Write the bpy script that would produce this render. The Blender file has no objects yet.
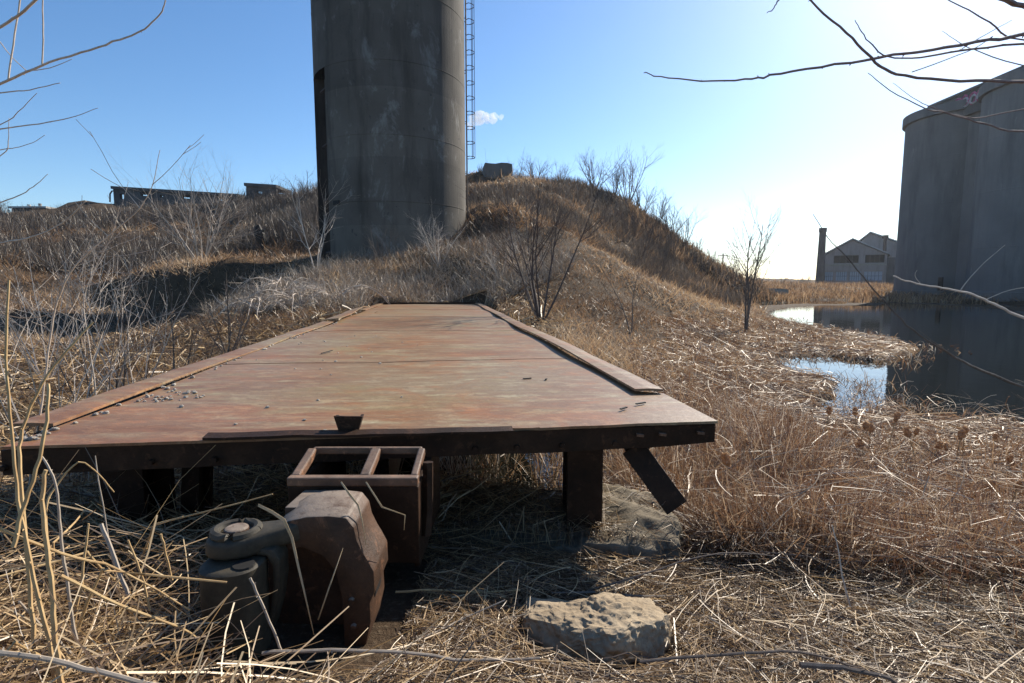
import bpy, bmesh, math, random
import numpy as np
from mathutils import Vector, Matrix, noise as mnoise

R = math.radians
random.seed(7)
rng = np.random.default_rng(11)
S = bpy.context.scene
COL = S.collection

# ------------------------------------------------------------------ camera
CZ, FPX, PIT = 1.65, 540.0, math.atan(58 / 540)
cd = bpy.data.cameras.new("camera")
cd.sensor_width = 36
cd.lens = 36 * FPX / 1024
cd.clip_start, cd.clip_end = 0.02, 5000
cam = bpy.data.objects.new("camera", cd)
cam.location = (0, 0, CZ)
cam.rotation_euler = (R(90) - PIT, 0, 0)
COL.objects.link(cam)
S.camera = cam

# ------------------------------------------------------------------ sky, sun, exposure
SUN_AZ, SUN_EL = R(40), R(32)           # azimuth clockwise from +y
w = bpy.data.worlds.new("World")
S.world = w
w.use_nodes = True
nt = w.node_tree
sky = nt.nodes.new("ShaderNodeTexSky")
sky.sky_type = 'NISHITA'
sky.sun_disc = False
sky.sun_elevation = SUN_EL
sky.sun_rotation = SUN_AZ
sky.altitude = 100
sky.air_density = 1.0
sky.dust_density = 0.42
sky.ozone_density = 4.0
bg = nt.nodes["Background"]
hs = nt.nodes.new("ShaderNodeHueSaturation")
hs.inputs['Saturation'].default_value = 1.13
nt.links.new(sky.outputs[0], hs.inputs['Color'])
nt.links.new(hs.outputs[0], bg.inputs[0])
bg.inputs[1].default_value = 0.104
sl = bpy.data.lights.new("sun", 'SUN')
sl.energy = 5.0
sl.angle = R(0.53)
sl.color = (1.0, 0.92, 0.80)
sun = bpy.data.objects.new("sun", sl)
sd = Vector((math.sin(SUN_AZ) * math.cos(SUN_EL), math.cos(SUN_AZ) * math.cos(SUN_EL), math.sin(SUN_EL)))
sun.rotation_euler = sd.to_track_quat('Z', 'Y').to_euler()
sun.location = (30, 40, 40)
COL.objects.link(sun)
S.view_settings.view_transform = 'Standard'
S.view_settings.look = 'None'
S.view_settings.exposure = 0.72
S.view_settings.gamma = 1.0
S.render.engine = 'CYCLES'
S.cycles.max_bounces = 6
S.cycles.diffuse_bounces = 3
S.cycles.glossy_bounces = 3
S.cycles.transparent_max_bounces = 8
S.cycles.use_denoising = True
S.cycles.sample_clamp_indirect = 6


# ------------------------------------------------------------------ measuring helpers
def ray(px, py):
    u, v = (px - 512) / FPX, (341.5 - py) / FPX
    return Vector((u, math.cos(PIT) + v * math.sin(PIT), -math.sin(PIT) + v * math.cos(PIT)))


def at(px, py, y):
    """point seen at a pixel of the photograph when it stands y metres ahead"""
    r = ray(px, py)
    t = y / r.y
    return Vector((r.x * t, y, CZ + r.z * t))


# ------------------------------------------------------------------ mesh helpers
class MB:
    def __init__(s):
        s.v, s.f = [], []

    def add(s, vs, fs):
        o = len(s.v)
        s.v.extend(Vector(p) for p in vs)
        s.f.extend(tuple(i + o for i in f) for f in fs)

    def box(s, c, size, rot=None):
        hx, hy, hz = size[0] / 2, size[1] / 2, size[2] / 2
        vs = [Vector((x, y, z)) for x in (-hx, hx) for y in (-hy, hy) for z in (-hz, hz)]
        if rot is not None:
            vs = [rot @ p for p in vs]
        s.add([p + Vector(c) for p in vs],
              [(0, 1, 3, 2), (4, 6, 7, 5), (0, 4, 5, 1), (2, 3, 7, 6), (0, 2, 6, 4), (1, 5, 7, 3)])

    def hexa(s, bottom, top):
        """eight corners: four below, four above, same turning sense"""
        s.add(list(bottom) + list(top),
              [(3, 2, 1, 0), (4, 5, 6, 7), (0, 1, 5, 4), (1, 2, 6, 5), (2, 3, 7, 6), (3, 0, 4, 7)])

    def prism(s, poly, vec):
        n = len(poly)
        vec = Vector(vec)
        a = [Vector(p) for p in poly]
        s.add(a + [p + vec for p in a],
              [tuple(range(n))[::-1], tuple(range(n, 2 * n))] + [(i, (i + 1) % n, n + (i + 1) % n, n + i) for i in range(n)])

    def tube(s, pts, rad, n=5, cap=True):
        pts = [Vector(p) for p in pts]
        if not hasattr(rad, '__len__'):
            rad = [rad] * len(pts)
        o = len(s.v)
        ref = None
        m = len(pts)
        for i, p in enumerate(pts):
            t = (pts[min(i + 1, m - 1)] - pts[max(i - 1, 0)])
            if t.length < 1e-9:
                t = Vector((0, 0, 1))
            t.normalize()
            if ref is None:
                ref = Vector((1, 0, 0)) if abs(t.x) < 0.8 else Vector((0, 1, 0))
            a = t.cross(ref)
            if a.length < 1e-6:
                a = t.orthogonal()
            a.normalize()
            b = t.cross(a)
            ref = -b if False else ref
            for k in range(n):
                q = 2 * math.pi * k / n
                s.v.append(p + (a * math.cos(q) + b * math.sin(q)) * rad[i])
        for i in range(m - 1):
            for k in range(n):
                k2 = (k + 1) % n
                s.f.append((o + i * n + k, o + i * n + k2, o + (i + 1) * n + k2, o + (i + 1) * n + k))
        if cap:
            s.f.append(tuple(o + k for k in range(n))[::-1])
            s.f.append(tuple(o + (m - 1) * n + k for k in range(n)))

    def build(s, name, mat, parent=None, origin=None, smooth=False, bevel=0.0, seg=2):
        """link as ONE object; vertices are given in world space and kept relative to the thing's base"""
        if parent is not None:
            base = Vector(parent['base'])
        else:
            base = Vector(origin) if origin is not None else Vector((0, 0, 0))
        me = bpy.data.meshes.new(name)
        me.from_pydata([tuple(p - base) for p in s.v], [], s.f)
        if bevel > 0:
            bm = bmesh.new()
            bm.from_mesh(me)
            bmesh.ops.remove_doubles(bm, verts=bm.verts, dist=1e-5)
            bmesh.ops.recalc_face_normals(bm, faces=bm.faces)
            ed = [e for e in bm.edges if len(e.link_faces) == 2 and e.calc_face_angle(0) > R(25)]
            bmesh.ops.bevel(bm, geom=ed, offset=bevel, segments=seg, profile=0.5, affect='EDGES', clamp_overlap=True)
            bm.to_mesh(me)
            bm.free()
        me.materials.append(mat)
        if smooth:
            me.polygons.foreach_set("use_smooth", [True] * len(me.polygons))
        if smooth:
            me.set_sharp_from_angle(angle=R(38))
        me.update()
        o = bpy.data.objects.new(name, me)
        COL.objects.link(o)
        if parent is not None:
            o.parent = parent
            o['base'] = tuple(base)
        else:
            o.location = base
            o['base'] = tuple(base)
        return o


def tag(o, label, cat, group=None):
    o['label'], o['category'] = label, cat
    if group:
        o['group'] = group
    return o


def thing(name, label, cat, loc, group=None):
    o = bpy.data.objects.new(name, None)
    o.empty_display_size = 0.2
    COL.objects.link(o)
    o.location = loc
    o['base'] = tuple(loc)
    return tag(o, label, cat, group)


def kind(o, k):
    o['kind'] = k
    return o


def np_mesh(name, V, faces, tone=None, mat=None, smooth=False, uvw=None):
    """fast mesh from numpy: faces is (M,4) or (M,3)"""
    me = bpy.data.meshes.new(name)
    n, k = faces.shape
    me.vertices.add(len(V))
    me.vertices.foreach_set("co", V.astype(np.float32).ravel())
    me.loops.add(n * k)
    me.loops.foreach_set("vertex_index", faces.astype(np.int32).ravel())
    me.polygons.add(n)
    me.polygons.foreach_set("loop_start", np.arange(0, n * k, k, dtype=np.int32))
    me.polygons.foreach_set("loop_total", np.full(n, k, dtype=np.int32))
    if smooth:
        me.polygons.foreach_set("use_smooth", np.ones(n, dtype=bool))
    if tone is not None:
        a = me.attributes.new("tone", 'FLOAT', 'POINT')
        a.data.foreach_set("value", tone.astype(np.float32))
    me.update(calc_edges=True)
    me.validate()
    if mat:
        me.materials.append(mat)
    o = bpy.data.objects.new(name, me)
    COL.objects.link(o)
    return o


# ------------------------------------------------------------------ materials
class NT:
    def __init__(s, name):
        s.m = bpy.data.materials.new(name)
        s.m.use_nodes = True
        s.t = s.m.node_tree
        s.t.nodes.clear()
        s.out = s.n("ShaderNodeOutputMaterial")

    def n(s, typ, **kw):
        nd = s.t.nodes.new(typ)
        for k, v in kw.items():
            setattr(nd, k, v)
        return nd

    def l(s, a, b):
        s.t.links.new(a, b)

    def coord(s, scale=(1, 1, 1), rot=(0, 0, 0), kind='Object'):
        tc = s.n("ShaderNodeTexCoord")
        mp = s.n("ShaderNodeMapping")
        mp.inputs['Scale'].default_value = scale
        mp.inputs['Rotation'].default_value = rot
        s.l(tc.outputs[kind], mp.inputs[0])
        return mp.outputs[0]

    def noise(s, vec, scale, detail=5, rough=0.6, dist=0.0):
        nd = s.n("ShaderNodeTexNoise")
        nd.inputs['Scale'].default_value = scale
        nd.inputs['Detail'].default_value = detail
        nd.inputs['Roughness'].default_value = rough
        nd.inputs['Distortion'].default_value = dist
        s.l(vec, nd.inputs['Vector'])
        return nd.outputs['Fac']

    def ramp(s, fac, stops, interp='LINEAR'):
        nd = s.n("ShaderNodeValToRGB")
        cr = nd.color_ramp
        cr.interpolation = interp
        while len(cr.elements) < len(stops):
            cr.elements.new(0.5)
        for e, (p, c) in zip(cr.elements, stops):
            e.position = p
            e.color = (*c, 1) if len(c) == 3 else c
        s.l(fac, nd.inputs[0])
        return nd.outputs[0]

    def g(s, fac, a, b):
        return s.ramp(fac, [(a, (0, 0, 0)), (b, (1, 1, 1))])

    def mix(s, fac, a, b, mode='MIX'):
        nd = s.n("ShaderNodeMix", data_type='RGBA', blend_type=mode)
        for sock, v in ((nd.inputs[0], fac), (nd.inputs[6], a), (nd.inputs[7], b)):
            if hasattr(v, 'is_output') or isinstance(v, bpy.types.NodeSocket):
                s.l(v, sock)
            elif isinstance(v, (int, float)):
                sock.default_value = v
            else:
                sock.default_value = (*v, 1)
        return nd.outputs[2]

    def bsdf(s, col, rough=0.8, spec=0.3, metal=0.0, bump=None, bstr=0.3, bdist=0.01):
        p = s.n("ShaderNodeBsdfPrincipled")
        for nm, v in (('Base Color', col), ('Roughness', rough), ('Specular IOR Level', spec), ('Metallic', metal)):
            if isinstance(v, bpy.types.NodeSocket):
                s.l(v, p.inputs[nm])
            elif isinstance(v, (int, float)):
                p.inputs[nm].default_value = v
            else:
                p.inputs[nm].default_value = (*v, 1)
        if bump is not None:
            b = s.n("ShaderNodeBump")
            b.inputs['Strength'].default_value = bstr
            b.inputs['Distance'].default_value = bdist
            s.l(bump, b.inputs['Height'])
            s.l(b.outputs[0], p.inputs['Normal'])
        s.l(p.outputs[0], s.out.inputs[0])
        return p


def mat_plant(name, stops, trans=0.35, rough=0.75, patch=None, scale=1.2):
    """thin dead stalk or blade: every blade has its own tone"""
    t = NT(name)
    a = t.n("ShaderNodeAttribute", attribute_name="tone")
    fac = a.outputs['Fac']
    c = t.ramp(fac, stops)
    if patch is not None:
        v = t.coord()
        c = t.mix(t.g(t.noise(v, scale, 3), 0.42, 0.62), c, t.mix(1.0, c, patch, 'MULTIPLY'))
    d = t.n("ShaderNodeBsdfDiffuse")
    tr = t.n("ShaderNodeBsdfTranslucent")
    gl = t.n("ShaderNodeBsdfGlossy")
    gl.inputs['Roughness'].default_value = 0.45
    t.l(c, d.inputs[0])
    t.l(c, tr.inputs[0])
    gl.inputs[0].default_value = (0.9, 0.88, 0.85, 1)
    m1 = t.n("ShaderNodeMixShader")
    m1.inputs[0].default_value = trans
    t.l(d.outputs[0], m1.inputs[1])
    t.l(tr.outputs[0], m1.inputs[2])
    m2 = t.n("ShaderNodeMixShader")
    m2.inputs[0].default_value = 0.06
    t.l(m1.outputs[0], m2.inputs[1])
    t.l(gl.outputs[0], m2.inputs[2])
    t.l(m2.outputs[0], t.out.inputs[0])
    return t.m


def mat_bark(name, c1, c2, scale=30):
    t = NT(name)
    v = t.coord()
    n1 = t.noise(v, scale, 4)
    t.bsdf(t.ramp(n1, [(0.3, c1), (0.7, c2)]), 0.8, 0.25, bump=n1, bstr=0.4, bdist=0.003)
    return t.m


def mat_rust_deck():
    t = NT("rusted deck plate")
    vs = t.coord((0.55, 2.6, 1), (0, 0, -R(7.65)))       # streaks run across the deck
    v = t.coord()
    big = t.noise(v, 0.7, 4, 0.6)
    st = t.noise(vs, 1.1, 6, 0.65, 0.6)
    fine = t.noise(v, 22, 6, 0.7)
    pale = t.noise(vs, 2.1, 6, 0.62, 1.2)
    c = t.ramp(st, [(0.28, (0.125, 0.066, 0.042)), (0.42, (0.215, 0.098, 0.052)), (0.52, (0.235, 0.130, 0.082)), (0.60, (0.30, 0.135, 0.068)), (0.75, (0.185, 0.130, 0.100))])
    c = t.mix(t.g(big, 0.42, 0.68), c, (0.265, 0.185, 0.135))
    c = t.mix(t.mix(1.0, t.g(pale, 0.50, 0.72), t.g(fine, 0.25, 0.65), 'MULTIPLY'), c, (0.42, 0.36, 0.275))
    c = t.mix(t.g(fine, 0.60, 0.80), c, (0.12, 0.055, 0.035))
    blo = t.noise(v, 1.9, 7, 0.7, .8)
    c = t.mix(t.g(blo, 0.52, 0.70), c, (0.33, 0.135, 0.062))
    c = t.mix(t.g(t.noise(v, 3.3, 7, 0.72, .5), 0.60, 0.70), c, (0.17, 0.125, 0.095))
    c = t.mix(t.g(t.noise(t.coord((.6, 1.3, 1), (0, 0, -R(7.65))), 1.3, 8, .68, .7), 0.54, 0.70), c, (0.275, 0.205, 0.125))
    mot = t.noise(t.coord((.7, 1.5, 1), (0, 0, -R(7.65))), 7, 10, 0.78, .3)
    c = t.mix(t.g(mot, 0.50, 0.64), c, t.mix(1.0, c, (1.35, 1.32, 1.3), 'MULTIPLY'))
    c = t.mix(t.g(mot, 0.46, 0.34), c, t.mix(1.0, c, (.74, .68, .64), 'MULTIPLY'))
    spots = t.noise(v, 75, 3, 0.6)
    c = t.mix(t.g(spots, 0.66, 0.74), c, (0.07, 0.04, 0.03))
    rg = t.ramp(st, [(0.2, (0.56,) * 3), (0.8, (0.42,) * 3)])
    t.bsdf(t.mix(1.0, c, (1.08, 1.14, 0.92), 'MULTIPLY'), rg, 0.55, bump=t.mix(0.5, fine, big), bstr=0.35, bdist=0.012)
    return t.m


def mat_rust_dark(name="rusted steel", k=1.0, spec=.55, top_light=0.0):
    """dark flaking rust; upward faces can be tinted pale and dusty to look sunlit"""
    t = NT(name)
    v = t.coord()
    a = t.noise(v, 6, 6, 0.65)
    b = t.noise(v, 60, 6, 0.75)
    fl = t.noise(v, 16, 9, .74, .4)
    c = t.ramp(a, [(0.3, (0.060 * k, 0.034 * k, 0.021 * k)), (0.55, (0.14 * k, 0.070 * k, 0.038 * k)), (0.75, (0.23 * k, 0.120 * k, 0.068 * k))])
    c = t.mix(t.g(b, 0.55, 0.75), c, (0.075 * k, 0.045 * k, 0.028 * k))
    c = t.mix(t.g(fl, .56, .62), c, (0.26 * k, 0.125 * k, 0.066 * k))
    if top_light:
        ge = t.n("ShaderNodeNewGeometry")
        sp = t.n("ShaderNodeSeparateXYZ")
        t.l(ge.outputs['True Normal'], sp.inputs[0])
        up = t.g(sp.outputs[2], .55, .85)  # upward faces are painted paler, as if sunlit
        c = t.mix(t.mix(1.0, t.mix(1.0, up, t.g(fl, .28, .52), 'MULTIPLY'), (top_light,) * 3, 'MULTIPLY'), c, (.27, .215, .165))
    t.bsdf(c, t.ramp(b, [(.3, (.45,) * 3), (.7, (.68,) * 3)]), spec, bump=t.mix(.6, b, fl), bstr=0.8, bdist=0.006)
    return t.m


def mat_concrete(name, c1, c2, stain, lift=None, scale=0.35, bump=0.02, blot=0.0):
    t = NT(name)
    v = t.coord()
    vs = t.coord((1, 1, 0.16))
    a = t.noise(v, scale, 6, 0.6)
    b = t.noise(vs, scale * 3.2, 6, 0.65)
    f = t.noise(v, scale * 30, 5, 0.7)
    c = t.ramp(a, [(0.3, c1), (0.7, c2)])
    c = t.mix(t.g(b, 0.50, 0.72), c, stain)
    p = t.noise(vs, scale * 5, 7, 0.72)
    c = t.mix(t.g(p, 0.63, 0.72), c, tuple(min(1, q * 1.5) for q in c2))
    if blot:
        bl = t.noise(t.coord((1, 1, .55)), scale * 2.4, 8, 0.74, .4)
        c = t.mix(t.mix(1.0, t.g(bl, 0.55, 0.66), (blot,) * 3, 'MULTIPLY'), c, (0.34, 0.33, 0.30))
        sp_ = t.noise(v, scale * 9, 6, 0.7)
        c = t.mix(t.g(sp_, 0.62, 0.70), c, (0.06, 0.058, 0.055))
    if lift:
        tc = t.n("ShaderNodeTexCoord")
        sp = t.n("ShaderNodeSeparateXYZ")
        t.l(tc.outputs['Object'], sp.inputs[0])
        q = t.n("ShaderNodeMath", operation='MULTIPLY_ADD')
        q.inputs[1].default_value = 1 / lift[0]
        q.inputs[2].default_value = lift[1]
        t.l(sp.outputs[2], q.inputs[0])
        fl = t.n("ShaderNodeMath", operation='FLOOR')
        t.l(q.outputs[0], fl.inputs[0])
        wn = t.n("ShaderNodeTexWhiteNoise", noise_dimensions='1D')
        t.l(fl.outputs[0], wn.inputs['W'])
        c = t.mix(t.mix(1.0, wn.outputs['Value'], (0.75, 0.75, 0.75), 'MULTIPLY'), c, t.mix(1.0, c, (0.62, 0.63, 0.66), 'MULTIPLY'))
    if name.startswith("elevator"):
        oi = t.n("ShaderNodeObjectInfo")
        c = t.mix(1.0, c, t.ramp(oi.outputs['Random'], [(0, (.72, .72, .72)), (1, (1.35, 1.33, 1.3))]), 'MULTIPLY')  # tone differs per cylinder, put in to strengthen the shading between them
    t.bsdf(c, 0.9, 0.2, bump=f, bstr=0.5, bdist=bump)
    return t.m


M = {}
M['deck'] = mat_rust_deck()
M['rust'] = mat_rust_dark("rusted steel beam", .26, .15)  # shaded copy: rust darkened so the beams read as in shade
M['iron'] = mat_rust_dark("rusted cast iron", .55, .3, .85)  # tops lightened in colour to look sunlit
M['rustlit'] = mat_rust_dark("lit orange rusted plate", 1.2, .4, .4)  # lit copy of the rust: brighter all over, tops paler still
def mat_grease(name):
    t = NT(name)
    v = t.coord()
    b = t.noise(v, 30, 5, 0.7)
    t.bsdf(t.ramp(b, [(0.35, (0.026, 0.022, 0.014)), (0.7, (0.062, 0.050, 0.032))]), 0.62, 0.4, bump=b, bstr=0.4, bdist=0.004)
    return t.m
M['knuckle'] = mat_grease("weathered dark iron")
M['silo'] = mat_concrete("weathered silo concrete", (0.096, 0.085, 0.070), (0.168, 0.150, 0.124), (0.062, 0.055, 0.046), (3.1, -.76), .35, .02, .58)
M['silo2'] = mat_concrete("elevator concrete", (0.13, 0.125, 0.12), (0.18, 0.175, 0.165), (0.10, 0.098, 0.096), None, 0.2)
M['conc'] = mat_concrete("broken concrete", (0.24, 0.22, 0.18), (0.36, 0.33, 0.27), (0.16, 0.14, 0.11), None, 2.5, 0.01)
M['block'] = mat_concrete("dirty broken concrete", (0.14, 0.115, 0.08), (0.22, 0.185, 0.135), (0.08, 0.065, 0.045), None, 3.0, 0.012)  # dirty concrete, toned darker than the plain broken kind
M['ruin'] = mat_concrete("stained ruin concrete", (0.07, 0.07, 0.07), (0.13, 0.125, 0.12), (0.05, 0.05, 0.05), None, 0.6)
M['brick'] = mat_concrete("factory wall", (0.24, 0.21, 0.19), (0.32, 0.28, 0.26), (0.18, 0.16, 0.15), None, 0.5)
M['stackm'] = mat_concrete("smokestack brick", (0.09, 0.07, 0.06), (0.14, 0.11, 0.10), (0.07, 0.06, 0.05), None, 0.5)
M['roof'] = mat_concrete("factory roof sheet", (0.34, 0.335, 0.32), (0.44, 0.43, 0.41), (0.18, 0.17, 0.16), None, 0.3)


def simple(name, col, rough=0.7, spec=0.3, metal=0.0):
    t = NT(name)
    v = t.coord()
    n = t.noise(v, 12, 4)
    t.bsdf(t.mix(t.g(n, 0.3, 0.7), tuple(c * 0.8 for c in col), tuple(min(1, c * 1.15) for c in col)), rough, spec, metal, bump=n, bstr=0.15)
    return t.m


M['dark'] = simple("black opening shade", (0.015, 0.014, 0.013))  # flat black painted as the shade inside openings and holes
M['char'] = simple("charred wood", (0.02, 0.018, 0.016))
M['glass'] = simple("dusty factory glass", (0.30, 0.36, 0.44), 0.25, 0.5)
M['steel'] = simple("rusted ladder steel", (0.06, 0.045, 0.04))
M['pink'] = simple("faded pink spray paint", (0.55, 0.14, 0.26))
M['white'] = simple("faded white spray paint", (0.5, 0.48, 0.48))
M['bark'] = mat_bark("grey brown bark", (0.10, 0.075, 0.06), (0.19, 0.15, 0.12))
M['barkd'] = mat_bark("dark bark", (0.06, 0.045, 0.04), (0.12, 0.09, 0.075))
M['barkp'] = mat_bark("pale twig bark", (0.46, 0.37, 0.29), (0.68, 0.58, 0.47))
M['barko'] = mat_bark("overhead branch bark", (0.20, 0.14, 0.13), (0.32, 0.24, 0.21))
M['reed'] = mat_bark("dry reed cane", (0.36, 0.22, 0.10), (0.56, 0.40, 0.20), 14)
M['reedg'] = mat_bark("grey dry cane", (0.28, 0.23, 0.18), (0.44, 0.37, 0.29), 25)


def mat_stone(name, a, b, c3):
    t = NT(name)
    v = t.coord()
    n1 = t.noise(v, 5, 6, 0.65)
    n2 = t.noise(v, 28, 6, 0.75)
    vo = t.n("ShaderNodeTexVoronoi")
    vo.inputs['Scale'].default_value = 40
    t.l(v, vo.inputs['Vector'])
    c = t.ramp(n1, [(0.3, a), (0.7, b)])
    c = t.mix(t.g(n2, 0.52, 0.75), c, c3)
    t.bsdf(c, 0.92, 0.15, bump=t.mix(0.4, n2, vo.outputs['Distance']), bstr=0.9, bdist=0.012)
    return t.m


M['stone'] = mat_stone("tan limestone", (0.26, 0.195, 0.125), (0.40, 0.32, 0.22), (0.15, 0.11, 0.07))
M['pebble'] = mat_stone("pale gravel", (0.48, 0.43, 0.36), (0.68, 0.62, 0.54), (0.36, 0.31, 0.26))

# dead vegetation tones
STRAW = [(0.0, (0.07, 0.04, 0.022)), (0.3, (0.19, 0.118, 0.062)), (0.6, (0.37, 0.24, 0.115)), (0.85, (0.52, 0.365, 0.19)), (1.0, (0.62, 0.48, 0.29))]
REEDS = [(0.0, (0.09, 0.042, 0.022)), (0.3, (0.22, 0.115, 0.058)), (0.6, (0.35, 0.22, 0.12)), (0.85, (0.48, 0.37, 0.25)), (1.0, (0.60, 0.52, 0.42))]
RUSSET = [(0.0, (0.10, 0.045, 0.025)), (0.4, (0.20, 0.095, 0.05)), (0.8, (0.30, 0.165, 0.095)), (1.0, (0.40, 0.27, 0.17))]
HILL = [(0.0, (0.07, 0.042, 0.024)), (0.35, (0.21, 0.12, 0.058)), (0.7, (0.37, 0.22, 0.112)), (1.0, (0.50, 0.36, 0.22))]
BRUSH = [(0.0, (0.04, 0.03, 0.023)), (0.5, (0.09, 0.068, 0.05)), (0.8, (0.155, 0.118, 0.088)), (1.0, (0.24, 0.20, 0.165))]
M['straw'] = mat_plant("dead grass litter", STRAW, 0.25)
M['marsh'] = mat_plant("dead marsh reeds", REEDS, 0.35)
M['reedmix'] = mat_plant("brown broken reeds", [(0.0, (0.05, 0.025, 0.015)), (0.35, (0.15, 0.078, 0.044)), (0.62, (0.29, 0.165, 0.088)), (0.78, (0.42, 0.30, 0.19)), (1.0, (0.62, 0.55, 0.46))], 0.4)
M['russet'] = mat_plant("russet dead reeds", RUSSET, 0.35)
M['hillg'] = mat_plant("dead hill grass", HILL, 0.42)
M['brush'] = mat_plant("leafless brush", BRUSH, 0.3)
M['brushp'] = mat_plant("pale leafless brush", [(0.0, (0.11, 0.08, 0.055)), (0.5, (0.26, 0.20, 0.14)), (1.0, (0.50, 0.42, 0.33))], 0.1)

# ------------------------------------------------------------------ terrain
def zat(px, py, y, d=0.0):
    p = at(px, py, y)
    return (p.x, p.y, p.z + d)


CP = [
    # bank the photographer stands on
    (0, -6, .85), (-6, -4, .9), (6, -4, .7), (0, 0, .66), (0, 1.2, .575), (-.6, 1.55, .49), (-.95, 1.6, .50), (-.25, 1.6, .5), (.3, 1.55, .46), (.3, 1.85, .42), (.62, 1.6, .45), (-1.6, 1.3, .66), (-2.2, 2.0, .6),
    (1.2, 1.3, .52), (1.3, 2.0, .40), (-1.3, 2.0, .5), (0, 2.2, .44), (-3.5, 1.0, .75), (-3.2, 2.6, .5), (2.6, 1.4, .45), (4, 1.2, .4), (2.4, 2.4, .30), (4, 2.6, .2),
    (-.9, 2.9, .3), (.4, 3.0, .15), (-1.9, 2.8, .36), (1.5, 3.0, .22),
    # ditch under the deck, marsh to the right
    (-.3, 4.0, -.12), (-.6, 5.0, -.12), (.3, 4.6, -.1), (-1.2, 4.2, 0), (-1.5, 6, .1), (-1, 8, .35), (1.6, 4.2, .10), (1.2, 6, .15), (2.4, 5, .08), (2.6, 7.4, .10),
    (3.6, 4.2, .08), (3.5, 6.2, .06), (5.2, 4.0, .08), (8, 3, .1), (4.4, 5.6, .05),
    (4.9, 7.6, -.06), (5.0, 9.2, -.02), (4.4, 8.6, -.02), (5.4, 10.4, .05), (6.2, 10.8, -.10), (6.6, 12.6, -.03), (5.0, 11.8, .05), (8.2, 13.0, .0), (9.3, 14.2, -.06), (7.4, 15, .06), (7.2, 18, .15), (9.5, 18.5, .04), (11.5, 22, .0),
    (6.4, 7.4, -.2), (8, 9, -.4), (10, 12, -.5), (7.2, 6, -.1), (10, 7, -.2), (14, 16, -.6), (14, 8, -.5), (20, 25, -.8), (26, 35, -.8), (16, 28, -.3), (22, 40, -.5), (30, 48, -.5), (20, 10, -.5), (30, 25, -.8),
    (13, 27, .08), (17, 38, .1), (15, 33, .2), (18, 46, .2), (22, 53, .15), (28, 56, .15), (36, 54, .25), (40, 50, .2), (40.5, 40, .2), (40.5, 28, .2), (38, 44, -.2), (38, 30, -.3), (46, 12, .3), (46, 30, .3), (46, 50, .3),
    # bed beside the deck and the near mound
    (.2, 8.0, .45), (1.2, 8.5, .45), (2.2, 9.5, .40), (.5, 11, .85), (-.4, 10, .75), (-2.0, 12, .8), (-1.0, 14, 1.0), (-2.6, 17.4, .95), (-2.2, 19, 1.15),
    (3.3, 12.5, .55), (5.2, 15, .25), (2.0, 14, 1.1), (3.6, 16.5, 1.0), (5.0, 17.5, .65),
    zat(709, 319, 18.8), zat(665, 291, 20), zat(607, 254, 22), zat(557, 229, 25), zat(513, 206, 29), zat(484, 204, 31),
    (2.2, 18, 2.0), (.4, 18.5, 2.0), (-.5, 20, 2.2), (5.2, 26, 2.2), (7.4, 26, 1.2), (9.6, 25, .35),
    zat(400, 281, 21.5), zat(400, 252, 25.4), zat(340, 262, 25), (-6.4, 29, 3.4), (-11, 30, 3.2), (-2.2, 27, 3.9), (-6, 36, 4.6),
    # far ridge to the right of the silo
    zat(472, 175, 50), zat(540, 183, 50), zat(600, 187, 51), zat(650, 216, 51), zat(700, 251, 51), zat(738, 274, 51), (22.5, 51, 1.1),
    (8, 40, 5.2), (12.5, 40, 2.2), (3, 38, 7.2), (0, 42, 9.0), (10.5, 33, 1.2), (6.5, 31, 2.4), (15, 43, 1.5),
    # left: bank beside the deck, gully, terrace, far hillside
    (-3.4, 4.0, .12), (-3.2, 7, .25), (-3.6, 10, .5), (-5, 5, .25), (-5.2, 9, .3), (-4.6, 13, .8), (-5.2, 16, 1.15), (-8, 4, .5), (-9, 9, .3),
    zat(150, 335, 16), zat(90, 340, 15), zat(230, 312, 17), zat(270, 292, 18), zat(310, 276, 20), zat(345, 268, 22),
    (-15, 21, .3), (-11, 20.5, .45), (-18, 26.0, .9), (-14.4, 25.0, .55), (-14.6, 26.6, 1.7), (-17, 28, 1.7), (-21, 28, 1.5),
    zat(200, 264, 36), zat(100, 262, 37), zat(280, 255, 35), zat(20, 270, 32), zat(200, 250, 40), zat(100, 246, 42),
    zat(30, 214, 66), zat(75, 201, 68), zat(130, 206, 68), zat(190, 206, 68), zat(245, 200, 66), zat(300, 197, 62), zat(335, 190, 58),
    zat(60, 228, 56), zat(200, 226, 56), zat(290, 222, 52), (-14, 46, 8.6),
    (-60, 30, 6), (-75, 80, 11), (-30, 90, 11), (0, 80, 11), (12, 75, 7.5), (25, 72, 2.0), (-25, 8, 2), (-22, 16, 1.0), (-14, -6, 1.2),
    (50, 75, 1.2), (70, 100, 1.4), (40, 100, 1.4), (60, 60, .8), (90, 110, 1.5), (70, 130, 1.6), (25, -10, .5),
    (-150, 0, 4), (-150, 150, 7), (0, 200, 7), (150, 200, 2.2), (200, 80, 1.5), (100, -60, 1.2), (-80, -80, 2), (0, -120, 1.6),
    (-420, 0, 3), (-420, 420, 6), (0, 460, 4.5), (420, 420, 3.), (420, 0, 2.5), (420, -420, 2.5), (0, -420, 2.5), (-420, -420, 2.5),
]
CP = np.array(CP, float)
_d = np.hypot(CP[:, None, 0] - CP[None, :, 0], CP[:, None, 1] - CP[None, :, 1])
_n = len(CP)
_A = np.zeros((_n + 1, _n + 1))
_A[:_n, :_n] = -_d - np.eye(_n) * 0.02
_A[:_n, _n] = 1
_A[_n, :_n] = 1
_W = np.linalg.solve(_A, np.append(CP[:, 2], 0))


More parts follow.
